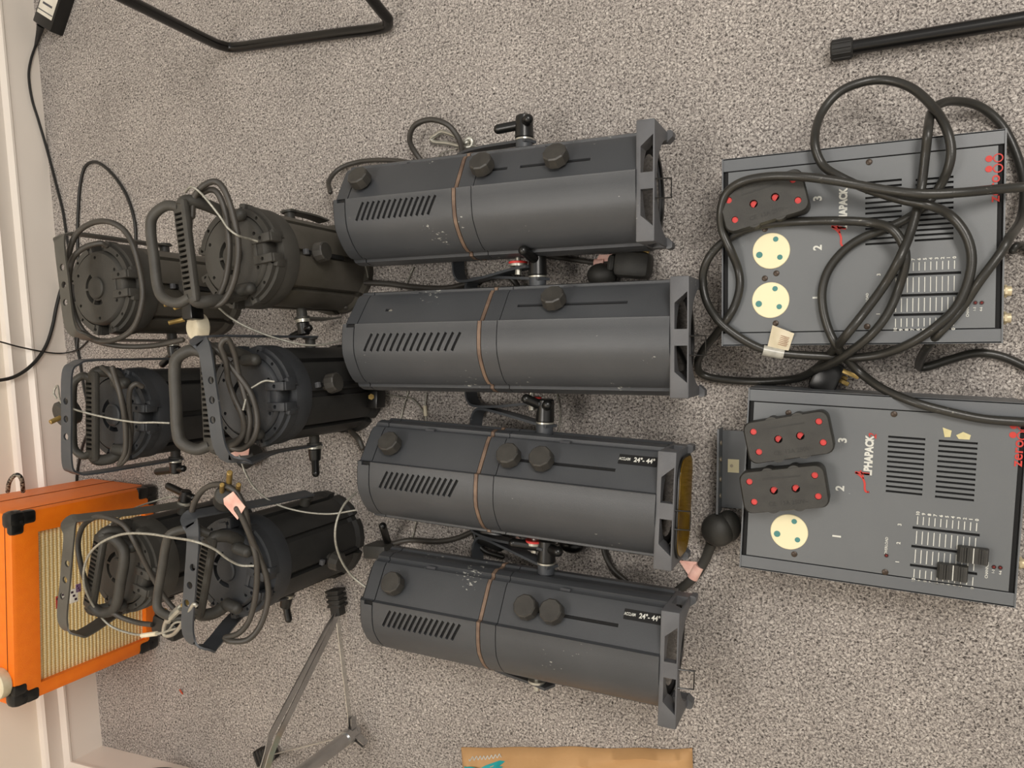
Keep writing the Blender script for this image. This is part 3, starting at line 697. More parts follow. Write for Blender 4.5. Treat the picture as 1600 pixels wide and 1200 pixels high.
FE = {1: dict(
    vents=[((1352, 285), (1409, 281), (1352, 382), (1409, 378), 13), ((1431, 281), (1490, 276), (1429, 376), (1490, 372), 13)],
    faders=[((1395, 430), (1502, 426)), ((1395, 462), (1500, 459)), ((1396, 492), (1500, 490))],
    sockets=[((1205, 392), 0), ((1204, 469), 0), ((1203, 318), 0)],
    screws=[(1358, 253), (1355, 510), (1213, 427), (1195, 435), (1195, 358), (1212, 505)],
    nums=[('3', (1278, 310)), ('2', (1278, 387)), ('1', (1277, 465))],
    name=((1318, 326), (1314, 371), (1334, 290)), logo=((1553, 316), (1553, 236)),
    ticks=((1400, 440), (1491, 440)), texts=[('OVERLOAD', (1355, 471), .0045), ('CHANNEL', (1512, 483), .0045), ('1-3', (1523, 483), .0042), ('4-6', (1533, 483), .0042)],
    leds=[(1356, 483), (1524, 473), (1534, 473)], jacks=[(1574, 455), (1572, 497)]),
 2: dict(
    vents=[((1388, 682), (1446, 687), (1384, 767), (1441, 773), 12), ((1467, 689), (1528, 693), (1461, 776), (1522, 782), 12)],
    faders=[((1426, 824), (1531, 837)), ((1424, 854), (1530, 866)), ((1422, 883), (1527, 897))],
    sockets=[((1233, 831), 0), ((1228, 756), 0), ((1236, 686), 0)],
    screws=[(1397, 647), (1383, 894), (1232, 645), (1241, 866)],
    nums=[('3', (1317, 688)), ('2', (1313, 763)), ('1', (1308, 838))],
    name=((1358, 712), (1351, 755), (1364, 682)), logo=((1588, 727), (1592, 656)),
    ticks=((1431, 854), (1523, 865)), texts=[('OVERLOAD', (1385, 853), .0048), ('CHANNEL', (1542, 891), .0048), ('1-3', (1552, 893), .0042), ('4-6', (1563, 895), .0042)],
    leds=[(1385, 868), (1553, 886), (1563, 887)], knobs=[((1521, 868), 1), ((1489, 893), 0)], jacks=[(1600, 880)],
    chips=[[(1473, 668), (1487, 673), (1485, 683), (1476, 683)], [(1494, 680), (1505, 675), (1517, 680), (1515, 687), (1498, 686)]])}
d1 = dimmer('blue-grey three-channel control box under the heap of black cables, two cream sockets showing', [(1128, 250), (1572, 200), (1568, 537), (1128, 540)], 1)
d2 = dimmer('blue-grey three-channel control box with two slider knobs fitted and one cream socket showing', [(1170, 607), (1602, 629), (1595, 952), (1155, 885)], 2)

# two-way plug adaptors pushed into the sockets
def adaptor(label, ctr, ang, w_=.118, h_=.061, base=ZP):
    c = P(*ctr, base+.034); t = thing('plug_adaptor', label, 'plug adaptor', (c.x, c.y, base+.0012), math.radians(ang), 'black two-way plug adaptors on the control boxes')
    g = G(); out = []
    base_p = rrect(w_, h_, .012, 6)
    M = Matrix.Identity(4)
    g.prism(base_p, M, .0, .026); g.prism(base_p, M, .026, .031, 1, 1); g.prism(base_p, M, .031, .034, 1, .965)
    for s in (-1, 1):
        for xx in (-.018, .018): g.cyl((xx, s*(h_/2-.008), 0.001), (xx, s*(h_/2-.008), .0335), .0105, n=20)
    b = sub(g.done('housing', mattep, t), t)
    g = G(); holes = [(-.045, .016), (-.043, -.014), (.045, .016), (.045, -.014), (-.013, 0), (.017, 0)]
    for i, (x, y) in enumerate(holes): g.cyl((x, y, .02), (x, y, .05), .0058 if i > 3 else .0048, n=18)
    cut(b, g)
    for i, (x, y) in enumerate(holes):
        g = G()
        if i < 4: g.cyl((x, y, .018), (x, y, .0315), .0044, n=16)
        else: g.prism([(.005*math.cos(k), .005*math.sin(k)) for k in (0.3, 1.1, 1.9, 2.7, 3.6, 4.4)], Matrix.Translation((x, y, 0)), .018, .029)
        o = g.done('screw_plug', red, b); o['label'] = 'red insert'
    text('CE  13A 250V~', .0085, (.004, -h_/2+.011, .0341), mat('moulded_lettering', '2d2c29', .5), b, 'lettering', rotz=0, ext=.0003)
    text('two-way adaptor', .006, (.002, h_/2-.011, .0341), MATS['moulded_lettering'], b, 'lettering', rotz=0, ext=.0003) if False else None
    g = G(); g.box((0, h_/2-.013, .0341), (.052, .0022, .0006)); g.done('moulded_line', MATS['moulded_lettering'], b)
    for (x, y) in ((.0063, .0165), (-.0165, -.005), (.0122, -.01)):
        pass
    return t
adaptor('black two-way plug adaptor with red inserts, overlapped by a cable on the cable-covered box', (1192, 314), 14)
adaptor('black two-way plug adaptor with red inserts, farther from the remaining cream socket on its box', (1231, 684), 12)
adaptor('black two-way plug adaptor with red inserts, right beside the cream socket of the slider box', (1224, 765), 10)

# ------------------------------------------------------------------ cables
def cable(label, pts, r=.0062, m=cableb, name='power_cable', n=10, k=7, cat='cable', group=None):
    g = G(); g.tube(px3(pts), r, n=n, k=k, round_ends=True)
    return tag(g.done(name, m, smooth=60), label, cat, group)
T1, T2, T3 = ZP+.0075, ZP+.019, ZP+.031
cable('thick black cable with a big round loop, its end running across the slider box',
 [(1640, 664, ZP+.015), (1600, 660, T1), (1540, 655, T1), (1485, 644, T1), (1430, 629, T1), (1380, 608, .10), (1345, 583, .08), (1322, 560, .09), (1306, 538, T1), (1294, 513, T1), (1286, 483, T1), (1285, 452, T1), (1295, 421, T1), (1317, 393, T1), (1345, 373, T1), (1385, 357, T1), (1420, 340, T1), (1448, 318, T1), (1468, 292, T1), (1482, 262, T2), (1486, 232, T2+.004), (1478, 200, .13), (1460, 170, .11), (1428, 140, .09), (1390, 126, .08), (1350, 128, .08), (1310, 145, .09), (1282, 180, .1), (1273, 222, T2), (1285, 257, T2), (1312, 276, T3), (1354, 295, T3), (1408, 312, T3), (1452, 321, T3+.006), (1484, 336, T2), (1508, 365, T2), (1518, 400, T2), (1513, 438, T2), (1495, 478, T2), (1465, 508, T2), (1425, 535, .12), (1380, 553, .1), (1335, 559, .09), (1290, 557, .09), (1230, 553, .1), (1190, 545, .11), (1152, 525, T1), (1122, 500, T1), (1103, 468, .11), (1098, 432, .11), (1108, 402, T1), (1130, 378, T1), (1162, 360, T1), (1200, 350, T1), (1255, 346, T1), (1310, 345, T2), (1360, 348, T2), (1392, 357, T3), (1410, 380, T3), (1415, 408, T3), (1405, 448, T2), (1388, 488, T2), (1362, 522, T2), (1325, 552, .11), (1295, 570, .09), (1275, 577, .075)])
cable('thick black cable lying over the plug adaptor of the cable-covered box',
 [(1660, 288, T2), (1600, 292, T2), (1555, 296, T3), (1500, 301, T3+.014), (1440, 303, T3+.02), (1385, 297, T3+.016), (1340, 289, T3+.014), (1300, 282, T3+.016), (1250, 276, T3+.018), (1200, 276, T3+.014), (1160, 284, T3+.012), (1135, 302, T3+.004), (1126, 332, ZP+.03), (1129, 362, T2+.003), (1142, 392, T2), (1153, 420, T1), (1156, 446, T1), (1149, 475, T1), (1134, 502, T1), (1114, 528, .09), (1098, 548, .06), (1090, 568, .03), (1096, 584, .012), (1122, 592, .008), (1180, 596, .008), (1240, 592, .02), (1272, 578, .05), (1298, 552, .09), (1322, 524, T2+.012), (1352, 486, T2+.012), (1382, 445, T3), (1405, 405, T3+.012), (1422, 365, T3), (1432, 330, T2+.004), (1440, 290, T2-.004), (1446, 240, T2+.004), (1450, 205, T2+.01), (1454, 180, .1), (1466, 164, .08), (1492, 158, .05), (1530, 166, .02), (1564, 194, .008), (1588, 240, .008), (1600, 290, .02), (1596, 340, .05), (1577, 372, .12), (1562, 397, T2), (1530, 440, T2), (1507, 475, T1), (1485, 502, T1), (1462, 526, ZP), (1443, 552, .06), (1436, 572, .012), (1450, 573, .008), (1487, 561, .008), (1525, 552, .008), (1565, 557, .008), (1610, 577, .008), (1660, 600, .008)])
# paper tag on the cable
t = thing('cable_tag', 'cream paper safety tag folded round a black cable at the edge of the cable-covered box', 'tag', P(1213, 553, .1))
g = G(); inv = TM[t.name].inverted()
q = [P(1207, 508, .125), P(1241, 521, .118), (P(1232, 548, .108)), P(1199, 542, .112)]
g._add([v for v in q]+[v-Vector((0, 0, .0006)) for v in q], [[0, 1, 2, 3], [7, 6, 5, 4], [0, 4, 5, 1], [1, 5, 6, 2], [2, 6, 7, 3], [3, 7, 4, 0]]); lf = sub(g.done('leaf', pale, t, world=True, smooth=0), t)
nq = (q[1]-q[0]).cross(q[3]-q[0]).normalized(); nq = nq if nq.z > 0 else -nq
g = G()
for i in range(6):
    s = .32+i*.09; a = q[0].lerp(q[3], s); b = q[1].lerp(q[2], s); g.box(a.lerp(b, .55)+nq*.0004, (.020-.002*(i % 2), .0007, .0003), Matrix.Rotation(math.atan2((b-a).y, (b-a).x), 3, 'Z'))
g.done('small_print', mat('faded_brown_ink', '9a6a4c', .8), lf, world=True, smooth=0)
g = G(); g.cyl(P(1192, 547, .1095), P(1224, 553, .1035), .0082, n=16); g.done('clear_sleeve', mat('cloudy_clear_tape', 'b9b7ad', .25, col2='9a988f', nscale=80), t, world=True)

def flatbox(g, a, b, w_, h_, bev=.003):
    a, b = Vector(a), Vector(b); d = b-a; R0 = Matrix.Rotation(math.atan2(d.y, d.x), 3, 'Z'); g.box((a+b)/2, (d.length, w_, h_), R0, bev)
# plug with brass pins beneath the cables
t = thing('mains_plug', 'black plug with brass pins on the carpet between the two control boxes', 'plug', P(1300, 590, 0))
g = G(); flatbox(g, P(1272, 580, .03), P(1312, 596, .03), .05, .028, .006); g.done('plug_body', blackp, t, world=True)
for a, b in (((1314, 578, .04), (1342, 590, .04)), ((1312, 594, .025), (1326, 601, .025)), ((1313, 588, .02), (1324, 592, .02))):
    g = G(); flatbox(g, P(*a), P(*b), .0065, .005, .0006); g.done('pin', brass, t, world=True)
# small connector at right edge
cable('short black lead bent behind the cable-covered box at the right edge', [(1582, 392, .02), (1588, 384, .02), (1596, 385, .01), (1620, 398, .008)], r=.005)

# round plug + labelled cable by the slider box
t = thing('mains_plug', 'round black rubber plug on the carpet against the slider box, pink label on its lead', 'plug', P(1122, 832, 0))
g = G(); c = P(1122, 828, .028)
g.ball(c, .0275, (1, 1.0, .8), u=24, v=14); g.ball(P(1138, 822, .022), .023, (.9, 1.15, .8), u=20, v=12); pb = g.done('plug_body', mattep, t, world=True)
g = G(); g.tube(px3([(1112, 848, .02), (1100, 878, .009), (1084, 902, .007), (1060, 922, .007), (1042, 932, .007)]), lambda s: .0085-.0015*s, n=12, k=6); g.done('lead', mattep, t, world=True)
g = G(); g.tube(px3([(1093, 884, .010), (1082, 903, .0085)]), .0092, n=14, k=1)
q = [P(1089, 878, .014), P(1063, 876, .010), P(1058, 872, .008), P(1078, 902, .012)]
g._add([v for v in q]+[v-Vector((0, 0, .0008)) for v in q], [[0, 1, 2, 3], [7, 6, 5, 4], [0, 4, 5, 1], [1, 5, 6, 2], [2, 6, 7, 3], [3, 7, 4, 0]])
o = g.done('paper_label', pinkl, t, world=True); o['label'] = 'pink paper label'

# bracket beside the slider box
t = thing('mounting_bracket', 'grey folded steel bracket with a cream sticker, lying against the slider box', 'bracket', P(1130, 730, 0))
a, b = P(1128, 672, .004), P(1126, 792, .004)
d2x = -.162
g = G(); yv = (b-a).normalized(); g.box(Vector(((a.x+d2x)/2-.0, (a.y+b.y)/2, .0035)), (abs(d2x-a.x), (b-a).length, .003)); pl = sub(g.done('plate', packedge, t, world=True, smooth=0), t)
g = G(); g.box(Vector((a.x, (a.y+b.y)/2, .022)), (.003, (b-a).length+.01, .04)); fl = sub(g.done('flange', packedge, t, world=True, smooth=0), t)
g = G(); s = P(1146, 728, .0055); g.box(s, (.018, .022, .0006)); g.done('sticker', cream, pl, world=True, smooth=0)
g = G(); g.cyl(s+Vector((-.003, 0, .0003)), s+Vector((-.003, 0, .001)), .0026, n=14); g.done('rivet', mat('dull_rivet', 'a09684', .4, .5), pl, world=True)
for yy in (.045, .018, -.015, -.042):
    g = G(); m = Vector((a.x, (a.y+b.y)/2+yy, .022)); g.cyl(m-Vector((.003, 0, 0)), m+Vector((.003, 0, 0)), .004, n=12); g.done('rivet', MATS['dull_rivet'], fl, world=True)

# cables and plugs between the profile spotlights
cable('grey-black cable looping out above the first long spotlight', [(516, 300, .06), (514, 283, .04), (530, 264, .02), (560, 253, .008), (600, 250, .008), (640, 254, .008), (668, 262, .008)], m=cablem, r=.0048)
cable('small upright cable loop threading the silver carabiner', [(668, 262, .008), (650, 240, .02), (640, 218, .035), (648, 196, .045), (672, 187, .045), (698, 194, .04), (714, 212, .03), (721, 230, .02), (722, 252, .01)], m=cablem, r=.0052)
def carabiner(label, pts, r=.0042, gate=None, closed=True):
    g = G(); g.tube(px3(pts), r, n=10, k=6, closed=closed)
    return g
t = thing('carabiner', 'silver spring hook on the carpet above the first long spotlight', 'carabiner', P(705, 220, 0))
g = carabiner('', [(680, 212, .01), (692, 206, .012), (712, 213, .014), (722, 222, .014), (733, 216, .012), (738, 222, .01), (735, 229, .009), (722, 229, .01), (700, 224, .008), (680, 222, .007), (674, 217, .008)])
g.done('hook', steel, t, world=True)
g = G(); g.ball(P(729, 223, .012), .006); g.done('hook_eye', steel, t, world=True)
cable('thin wire snaking out from under the first long spotlight by the carabiner', [(676, 258, .004), (690, 240, .006), (715, 232, .01), (740, 228, .012), (765, 236, .006), (778, 246, .004)], m=wirem, r=.0011, n=6, name='safety_wire', cat='wire')
cable('grey-black cable lying between the first and second long spotlights', [(540, 480, .02), (529, 468, .03), (530, 452, .03), (552, 443, .02), (600, 443, .01), (650, 449, .007), (700, 450, .007), (745, 439, .01), (780, 430, .02), (800, 436, .03), (815, 458, .02)], m=cablem, r=.0056)
t = thing('mains_plug', 'glossy black plug with pink-labelled lead, between the first and second long spotlights', 'plug', P(975, 415, 0))
g = G(); flatbox(g, P(962, 412, .022), P(1018, 416, .022), .045, .042, .011); flatbox(g, P(951, 411, .022), P(964, 412, .022), .03, .03, .008); g.done('plug_body', mattep, t, world=True)
g = G(); g.tube(px3([(955, 412, .02), (925, 410, .012), (890, 405, .008), (850, 400, .007)]), .0045, n=10); g.done('lead', cablem, t, world=True)
g = G(); g.tube(px3([(930, 411, .016), (945, 411, .018)]), .0078, n=12, k=1); q = [P(928, 415, .02), P(936, 398, .022), P(957, 397, .022), P(954, 416, .02)]
g._add([v for v in q]+[v-Vector((0, 0, .0008)) for v in q], [[0, 1, 2, 3], [7, 6, 5, 4], [0, 4, 5, 1], [1, 5, 6, 2], [2, 6, 7, 3], [3, 7, 4, 0]]); g.done('paper_label', pinkl, t, world=True)
g = G(); flatbox(g, P(1005, 393, .03), P(1014, 395, .03), .007, .005, .0006); g.done('pin', brass, t, world=True)
t = thing('mains_plug', 'black rounded plug half under the second long spotlight, beside the labelled plug', 'plug', P(938, 430, 0))
g = G(); g.ball(P(940, 430, .02), .024, (1.1, .9, .8)); g.done('plug_body', mattep, t, world=True)
cable('grey-black cable bending round the rear corner between the second and third long spotlights', [(552, 598, .05), (541, 616, .03), (538, 645, .02), (548, 672, .02), (560, 686, .03), (566, 700, .03)], m=cablem, r=.0058)
t = thing('wing_handle', 'dark wing-shaped clamp handle poking from the rear of the second long spotlight', 'handle', P(550, 605, 0))
g = G(); g.tube(px3([(524, 592, .045), (535, 600, .045), (550, 606, .04), (566, 606, .035), (580, 600, .03)]), lambda s: .007+.006*math.sin(PI*s), n=12, k=5, round_ends=True); g.done('lever', mattep, t, world=True)
g = G(); flatbox(g, P(572, 622, .03), P(596, 624, .03), .035, .03, .003); hb = sub(g.done('clamp_block', blackp, t, world=True), t)
g = G(); g.cyl(P(580, 620, .044), P(580, 620, .048), .006, n=6); g.done('nut', brass, hb, world=True)
for lab, pts in (('thin safety wire running under the second long spotlight to the third, nearer the rear', [(638, 612, .004), (631, 635, .004), (624, 664, .004)]),
                 ('thin safety wire leaving the dark clamp block between second and third long spotlights', [(598, 615, .006), (622, 620, .006), (640, 622, .005), (650, 628, .004), (662, 645, .004), (666, 662, .004)]),
                 ('thin safety wire arcing beside the clamp handle of the third long spotlight', [(868, 608, .004), (874, 635, .004), (875, 655, .004), (872, 680, .004)]),
                 ('thin safety wire showing between the first and second long spotlights at their rear', [(646, 418, .004), (640, 432, .004), (634, 448, .004)]),
                 ('pale wire hanging at the rear corner between the first and second long spotlights', [(570, 412, .05), (574, 428, .02), (576, 446, .006)]),
                 ('thin safety wire showing between the third and fourth long spotlights', [(652, 805, .004), (648, 825, .004), (643, 845, .004)])):
    cable(lab, pts, m=wirem, r=.0014, n=6, name='safety_wire', cat='wire')
t = thing('wire_ferrule', 'pale crimped wire sleeve standing on a thin wire between the second and third long spotlights', 'wire', P(665, 640, 0))
g = G(); g.cyl(P(664, 634, .006), P(665, 650, .006), .0036, n=12); g.done('sleeve', pale, t, world=True)
g = G(); g.tube(px3([(666, 615, .005), (664, 634, .006), (665, 650, .006), (668, 668, .004)]), .0015, n=6); g.done('wire', wirem, t, world=True)
cable('grey-black cable lying between the third and fourth long spotlights', [(612, 850, .02), (640, 844, .008), (680, 846, .007), (710, 842, .007), (735, 832, .008), (752, 822, .01)], m=cablem, r=.0052)
cable('black cable hooking round the plug between the third and fourth long spotlights', [(742, 815, .012), (743, 840, .012), (757, 860, .012), (785, 870, .012)], m=cablek, r=.005)
t = thing('mains_plug', 'dark grey plug with a pink paper label, between the third and fourth long spotlights', 'plug', P(775, 842, 0))
g = G(); flatbox(g, P(752, 833, .022), P(790, 848, .022), .036, .03, .006); flatbox(g, P(790, 848, .022), P(802, 853, .022), .02, .02, .005); g.done('plug_body', blackp, t, world=True)
g = G(); q = [P(800, 846, .03), P(808, 838, .034), P(824, 851, .03), P(820, 856, .028)]
g._add([v for v in q]+[v-Vector((0, 0, .0008)) for v in q], [[0, 1, 2, 3], [7, 6, 5, 4], [0, 4, 5, 1], [1, 5, 6, 2], [2, 6, 7, 3], [3, 7, 4, 0]]); g.done('paper_label', pinkl, t, world=True)
t = thing('mains_plug', 'small black rounded plug peeping from under the third long spotlight', 'plug', P(895, 858, 0))
g = G(); g.ball(P(893, 852, .016), .018, (1.3, .8, .8)); g.done('plug_body', blackp, t, world=True)
g = G(); g.tube(px3([(850, 868, .01), (872, 853, .014), (885, 850, .016)]), .005, n=10); g.done('lead', cablem, t, world=True)
t = thing('wing_handle', 'upright black clamp lever standing by the rear of the fourth long spotlight', 'handle', P(606, 850, 0))
g = G(); g.tube([P(606, 848, .02), P(598, 822, .075)], .0075, n=12, k=1, round_ends=True); g.done('lever', blackp, t, world=True)
g = G(); flatbox(g, P(578, 858, .03), P(612, 860, .03), .026, .05, .003); g.done('clamp_block', mattep, t, world=True)
cable('grey-black cable coming out from under the third long spotlight towards the fourth', [(942, 850, .007), (946, 868, .007), (958, 890, .007), (978, 908, .007)], m=cablem, r=.005)

# cables and safety wires on the standing spotlights
def coil(label, pts, **kw): return cable(label, pts, m=kw.pop('m', cablem), **kw)
coil('grey cable wound round the handle of the dusty brown-black standing spotlight',
 [(300, 338, .36), (303, 310, .36), (318, 290, .36), (338, 284, .35), (352, 300, .345), (364, 335, .34), (372, 375, .335), (371, 415, .335), (362, 450, .335), (346, 474, .34), (326, 476, .345), (308, 466, .35), (303, 440, .36), (296, 380, .365), (298, 330, .36), (312, 304, .35), (334, 297, .345), (348, 318, .34), (356, 355, .335), (358, 400, .335), (352, 440, .335), (338, 466, .335), (318, 470, .34)], r=.0052, k=6)
cable('pale steel safety wire draped over the dusty brown-black standing spotlight', [(290, 300, .355), (299, 292, .37), (312, 300, .365), (328, 318, .36), (345, 340, .35), (356, 356, .348), (372, 368, .34), (392, 374, .31), (402, 377, .30)], m=wirem, r=.0019, n=8, name='safety_wire', cat='wire')
cable('pale safety wire sagging from the dusty brown-black spotlight to the second long spotlight', [(341, 480, .3), (360, 496, .28), (390, 513, .26), (430, 528, .23), (470, 538, .2), (500, 539, .17), (530, 533, .13)], m=wirem, r=.0019, n=8, name='safety_wire', cat='wire')
coil('grey cable wound through the yoke of the middle standing spotlight in the nearer column',
 [(322, 534, .36), (338, 546, .345), (355, 566, .34), (375, 590, .33), (392, 615, .325), (401, 645, .32), (401, 672, .32), (392, 692, .32), (376, 702, .325), (360, 698, .33), (372, 690, .33), (381, 672, .325), (378, 648, .33), (366, 622, .335), (357, 595, .34), (353, 565, .35), (345, 540, .36), (356, 530, .355), (366, 552, .34), (373, 585, .33), (383, 620, .325), (391, 655, .32), (386, 690, .32)], r=.0048, k=6)
cable('short safety wire loop tied to the middle standing spotlight in the nearer column', [(380, 640, .335), (388, 612, .32), (400, 602, .31), (414, 595, .30), (428, 596, .29)], m=wirem, r=.0018, n=8, name='safety_wire', cat='wire')
cable('pale steel safety wire running from the middle standing spotlight down to the third long spotlight', [(374, 712, .2), (384, 740, .2), (400, 765, .2), (430, 787, .19), (470, 799, .17), (515, 803, .15), (556, 797, .12)], m=wirem, r=.0018, n=8, name='safety_wire', cat='wire')
cable('pale safety wire curving from the third to the fourth long spotlight, past a standing spotlight', [(556, 770, .13), (538, 788, .16), (526, 815, .18), (524, 845, .18), (533, 875, .16), (550, 900, .14), (572, 918, .13)], m=wirem, r=.0022, n=8, name='safety_wire', cat='wire')
coil('grey cable wound in tall loops over the tripod-side standing spotlight',
 [(318, 830, .33), (300, 812, .345), (305, 783, .35), (322, 762, .35), (346, 757, .35), (368, 768, .345), (382, 795, .34), (390, 835, .33), (401, 875, .325), (400, 925, .32), (390, 968, .32), (372, 990, .325), (352, 996, .33), (362, 1002, .33), (388, 999, .32), (408, 975, .31), (419, 935, .305), (416, 900, .31), (404, 868, .32), (390, 835, .335), (378, 808, .345), (370, 795, .35)], r=.005, k=6)
t = thing('mains_plug', 'dark plug with a pink tag, on the carpet below a holed grey strap', 'plug', P(385, 715, 0))
g = G(); g.cyl(P(378, 716, .03), P(402, 706, .03), .026, .020, n=24, bev=.005); g.done('plug_body', mattep, t, world=True)
g = G(); q = [P(356, 702, .06), P(390, 697, .06), P(388, 711, .055), P(358, 714, .055)]
g._add([v for v in q]+[v-Vector((0, 0, .0008)) for v in q], [[0, 1, 2, 3], [7, 6, 5, 4], [0, 4, 5, 1], [1, 5, 6, 2], [2, 6, 7, 3], [3, 7, 4, 0]]); g.done('paper_label', pinkl, t, world=True)
cable('pale safety wire strung from the wing handle by the amplifier to its neighbouring round cap', [(282, 781, .15), (270, 776, .17), (245, 782, .18), (215, 792, .22), (190, 806, .28), (172, 820, .33)], m=wirem, r=.0017, n=8, name='safety_wire', cat='wire')
t = thing('mains_plug', 'upturned plug with three brass pins and a pink label above the tripod-side standing spotlight', 'plug', P(352, 775, .33))
g = G(); g.cyl(P(352, 782, .31), P(352, 772, .34), .020, .017, n=24, bev=.003); g.done('plug_body', mattep, t, world=True)
for a, b in (((347, 772, .335), (347, 757, .36)), ((371, 771, .325), (373, 757, .35)), ((357, 765, .33), (359, 738, .365))):
    g = G(); g.cyl(P(*a), P(*b), .004 if a[0] != 357 else .0048, n=12, bev=.001); g.done('pin', brass, t, world=True)
g = G(); q = [P(349, 779, .352), P(364, 768, .356), P(383, 792, .352), P(371, 812, .346), P(350, 788, .35)]
g._add([v for v in q]+[v-Vector((0, 0, .001)) for v in q], [[0, 1, 2, 3, 4], [9, 8, 7, 6, 5], [0, 5, 6, 1], [1, 6, 7, 2], [2, 7, 8, 3], [3, 8, 9, 4], [4, 9, 5, 0]]); o = g.done('paper_label', pinkl, t, world=True); o['label'] = 'creased pink paper label'
cable('pale steel safety wire looping from the amplifier-side spotlight over to the tripod-side spotlight', [(232, 992, .30), (205, 990, .30), (170, 976, .31), (145, 945, .33), (131, 910, .36), (135, 875, .37), (155, 850, .38), (190, 835, .38), (230, 834, .38), (270, 840, .38), (305, 846, .39), (335, 858, .37), (355, 873, .35), (375, 883, .33), (398, 884, .32)], m=wirem, r=.0022, n=8, name='safety_wire', cat='wire')
t = thing('carabiner', 'silver spring hook clipped through the yoke strap of the tripod-side standing spotlight', 'carabiner', P(270, 965, .34))
g = G(); g.tube(px3([(308, 947, .372), (303, 944, .375), (296, 955, .372), (286, 972, .366), (272, 990, .355), (258, 993, .35), (256, 982, .352), (262, 966, .358), (276, 951, .362), (290, 942, .365)]), .0034, n=10, k=6); hk = sub(g.done('hook', steel, t, world=True), t)
g = G(); g.cyl(P(262, 970, .36), P(282, 950, .364), .0062, n=8); g.done('locking_sleeve', steel, hk, world=True)
g = G(); g.cyl(P(286, 946, .364), P(293, 941, .366), .0045, n=8); g.done('gate_nut', brass, hk, world=True)
g = G(); g.cyl(P(222, 993, .345), P(245, 990, .35), .0042, n=12); g.done('ferrule', pale, t, world=True)
g = G(); g.tube(px3([(245, 990, .35), (262, 986, .352), (272, 974, .36), (284, 972, .362), (286, 980, .36), (272, 983, .356), (246, 991, .35)]), .002, n=8, k=5); g.done('wire_eye', wirem, t, world=True)
t = thing('mains_plug', 'black plug dangling between the amplifier front and the carabiner', 'plug', P(255, 980, .28))
g = G(); flatbox(g, P(238, 975, .30), P(290, 982, .27), .035, .03, .006); g.done('plug_body', blackp, t, world=True)
g = G(); g.tube(px3([(238, 976, .3), (215, 973, .3), (190, 965, .31), (172, 955, .32)]), .0048, n=10); g.done('lead', cablem, t, world=True)
g = G(); g.cyl(P(257, 962, .31), P(258, 952, .315), .003, n=10); g.done('pin', brass, t, world=True)
coil('grey cable wound round the handle of the amplifier-side standing spotlight',
 [(142, 930, .33), (128, 890, .34), (122, 850, .34), (130, 822, .34), (150, 808, .335), (172, 810, .33), (195, 822, .325), (212, 850, .32), (232, 890, .30), (255, 930, .28), (275, 955, .27)], r=.0048)
coil('big grey cable ring hanging in the yoke of the wall-side brownish standing spotlight',
 [(108, 425, .33), (108, 395, .335), (120, 365, .335), (145, 348, .33), (172, 347, .325), (196, 362, .315), (212, 395, .31), (222, 440, .30), (222, 475, .30), (210, 510, .30), (188, 528, .305), (160, 533, .31), (135, 522, .32), (118, 495, .33), (108, 450, .33), (112, 408, .335), (130, 388, .33), (155, 380, .32), (166, 384, .31)], r=.0052, k=6)
cable('grey cable trailing from the wall-side brownish spotlight to the pale plug', [(128, 520, .33), (150, 533, .31), (190, 541, .29), (240, 540, .27), (285, 531, .26)], m=cablem, r=.005)
t = thing('mains_plug', 'pale cream-faced plug with three brass pins in the gap between four standing spotlights', 'plug', P(310, 515, .24))
g = G(); g.cyl(P(318, 512, .24), P(300, 512, .262), .026, .023, n=28, bev=.003); pb = g.done('plug_body', pale, t, world=True)
g = G(); flatbox(g, P(290, 488, .275), P(312, 486, .265), .03, .03, .004); g.done('cable_clamp', blackp, t, world=True)
for a, b in (((288, 499, .27), (263, 505, .29)), ((283, 478, .275), (272, 482, .29)), ((272, 474, .28), (256, 477, .295))):
    g = G(); g.cyl(P(*a), P(*b), .0042 if a[1] == 499 else .0034, n=12, bev=.001); g.done('pin', brass, t, world=True)
coil('grey cable wound round the handle of the middle wall-side standing spotlight',
 [(160, 574, .33), (172, 585, .33), (184, 606, .32), (195, 640, .315), (202, 680, .31), (199, 712, .31), (186, 726, .315), (196, 705, .315), (196, 665, .32), (190, 625, .33), (182, 595, .335), (176, 575, .34)], r=.0048)
coil('short hooked cable at the cap of the middle wall-side standing spotlight', [(222, 604, .295), (212, 600, .305), (203, 610, .31), (202, 640, .31), (205, 670, .305), (203, 695, .30)], r=.0048)
cable('pale steel safety wire crossing the middle wall-side standing spotlight', [(88, 622, .33), (84, 613, .33), (90, 603, .33), (95, 628, .35), (112, 638, .372), (135, 645, .355), (160, 651, .345), (185, 656, .335), (215, 660, .325), (240, 660, .315), (264, 661, .30)], m=wirem, r=.0019, n=8, name='safety_wire', cat='wire')
t = thing('mains_plug', 'black plug with one brass pin behind the yoke strap of the middle wall-side spotlight', 'plug', P(105, 650, .3))
g = G(); g.cyl(P(93, 650, .33), P(118, 640, .30), .026, n=24, bev=.004); g.done('plug_body', mattep, t, world=True)
g = G(); g.cyl(P(95, 652, .345), P(78, 660, .365), .0044, n=12, bev=.001); g.done('pin', brass, t, world=True)

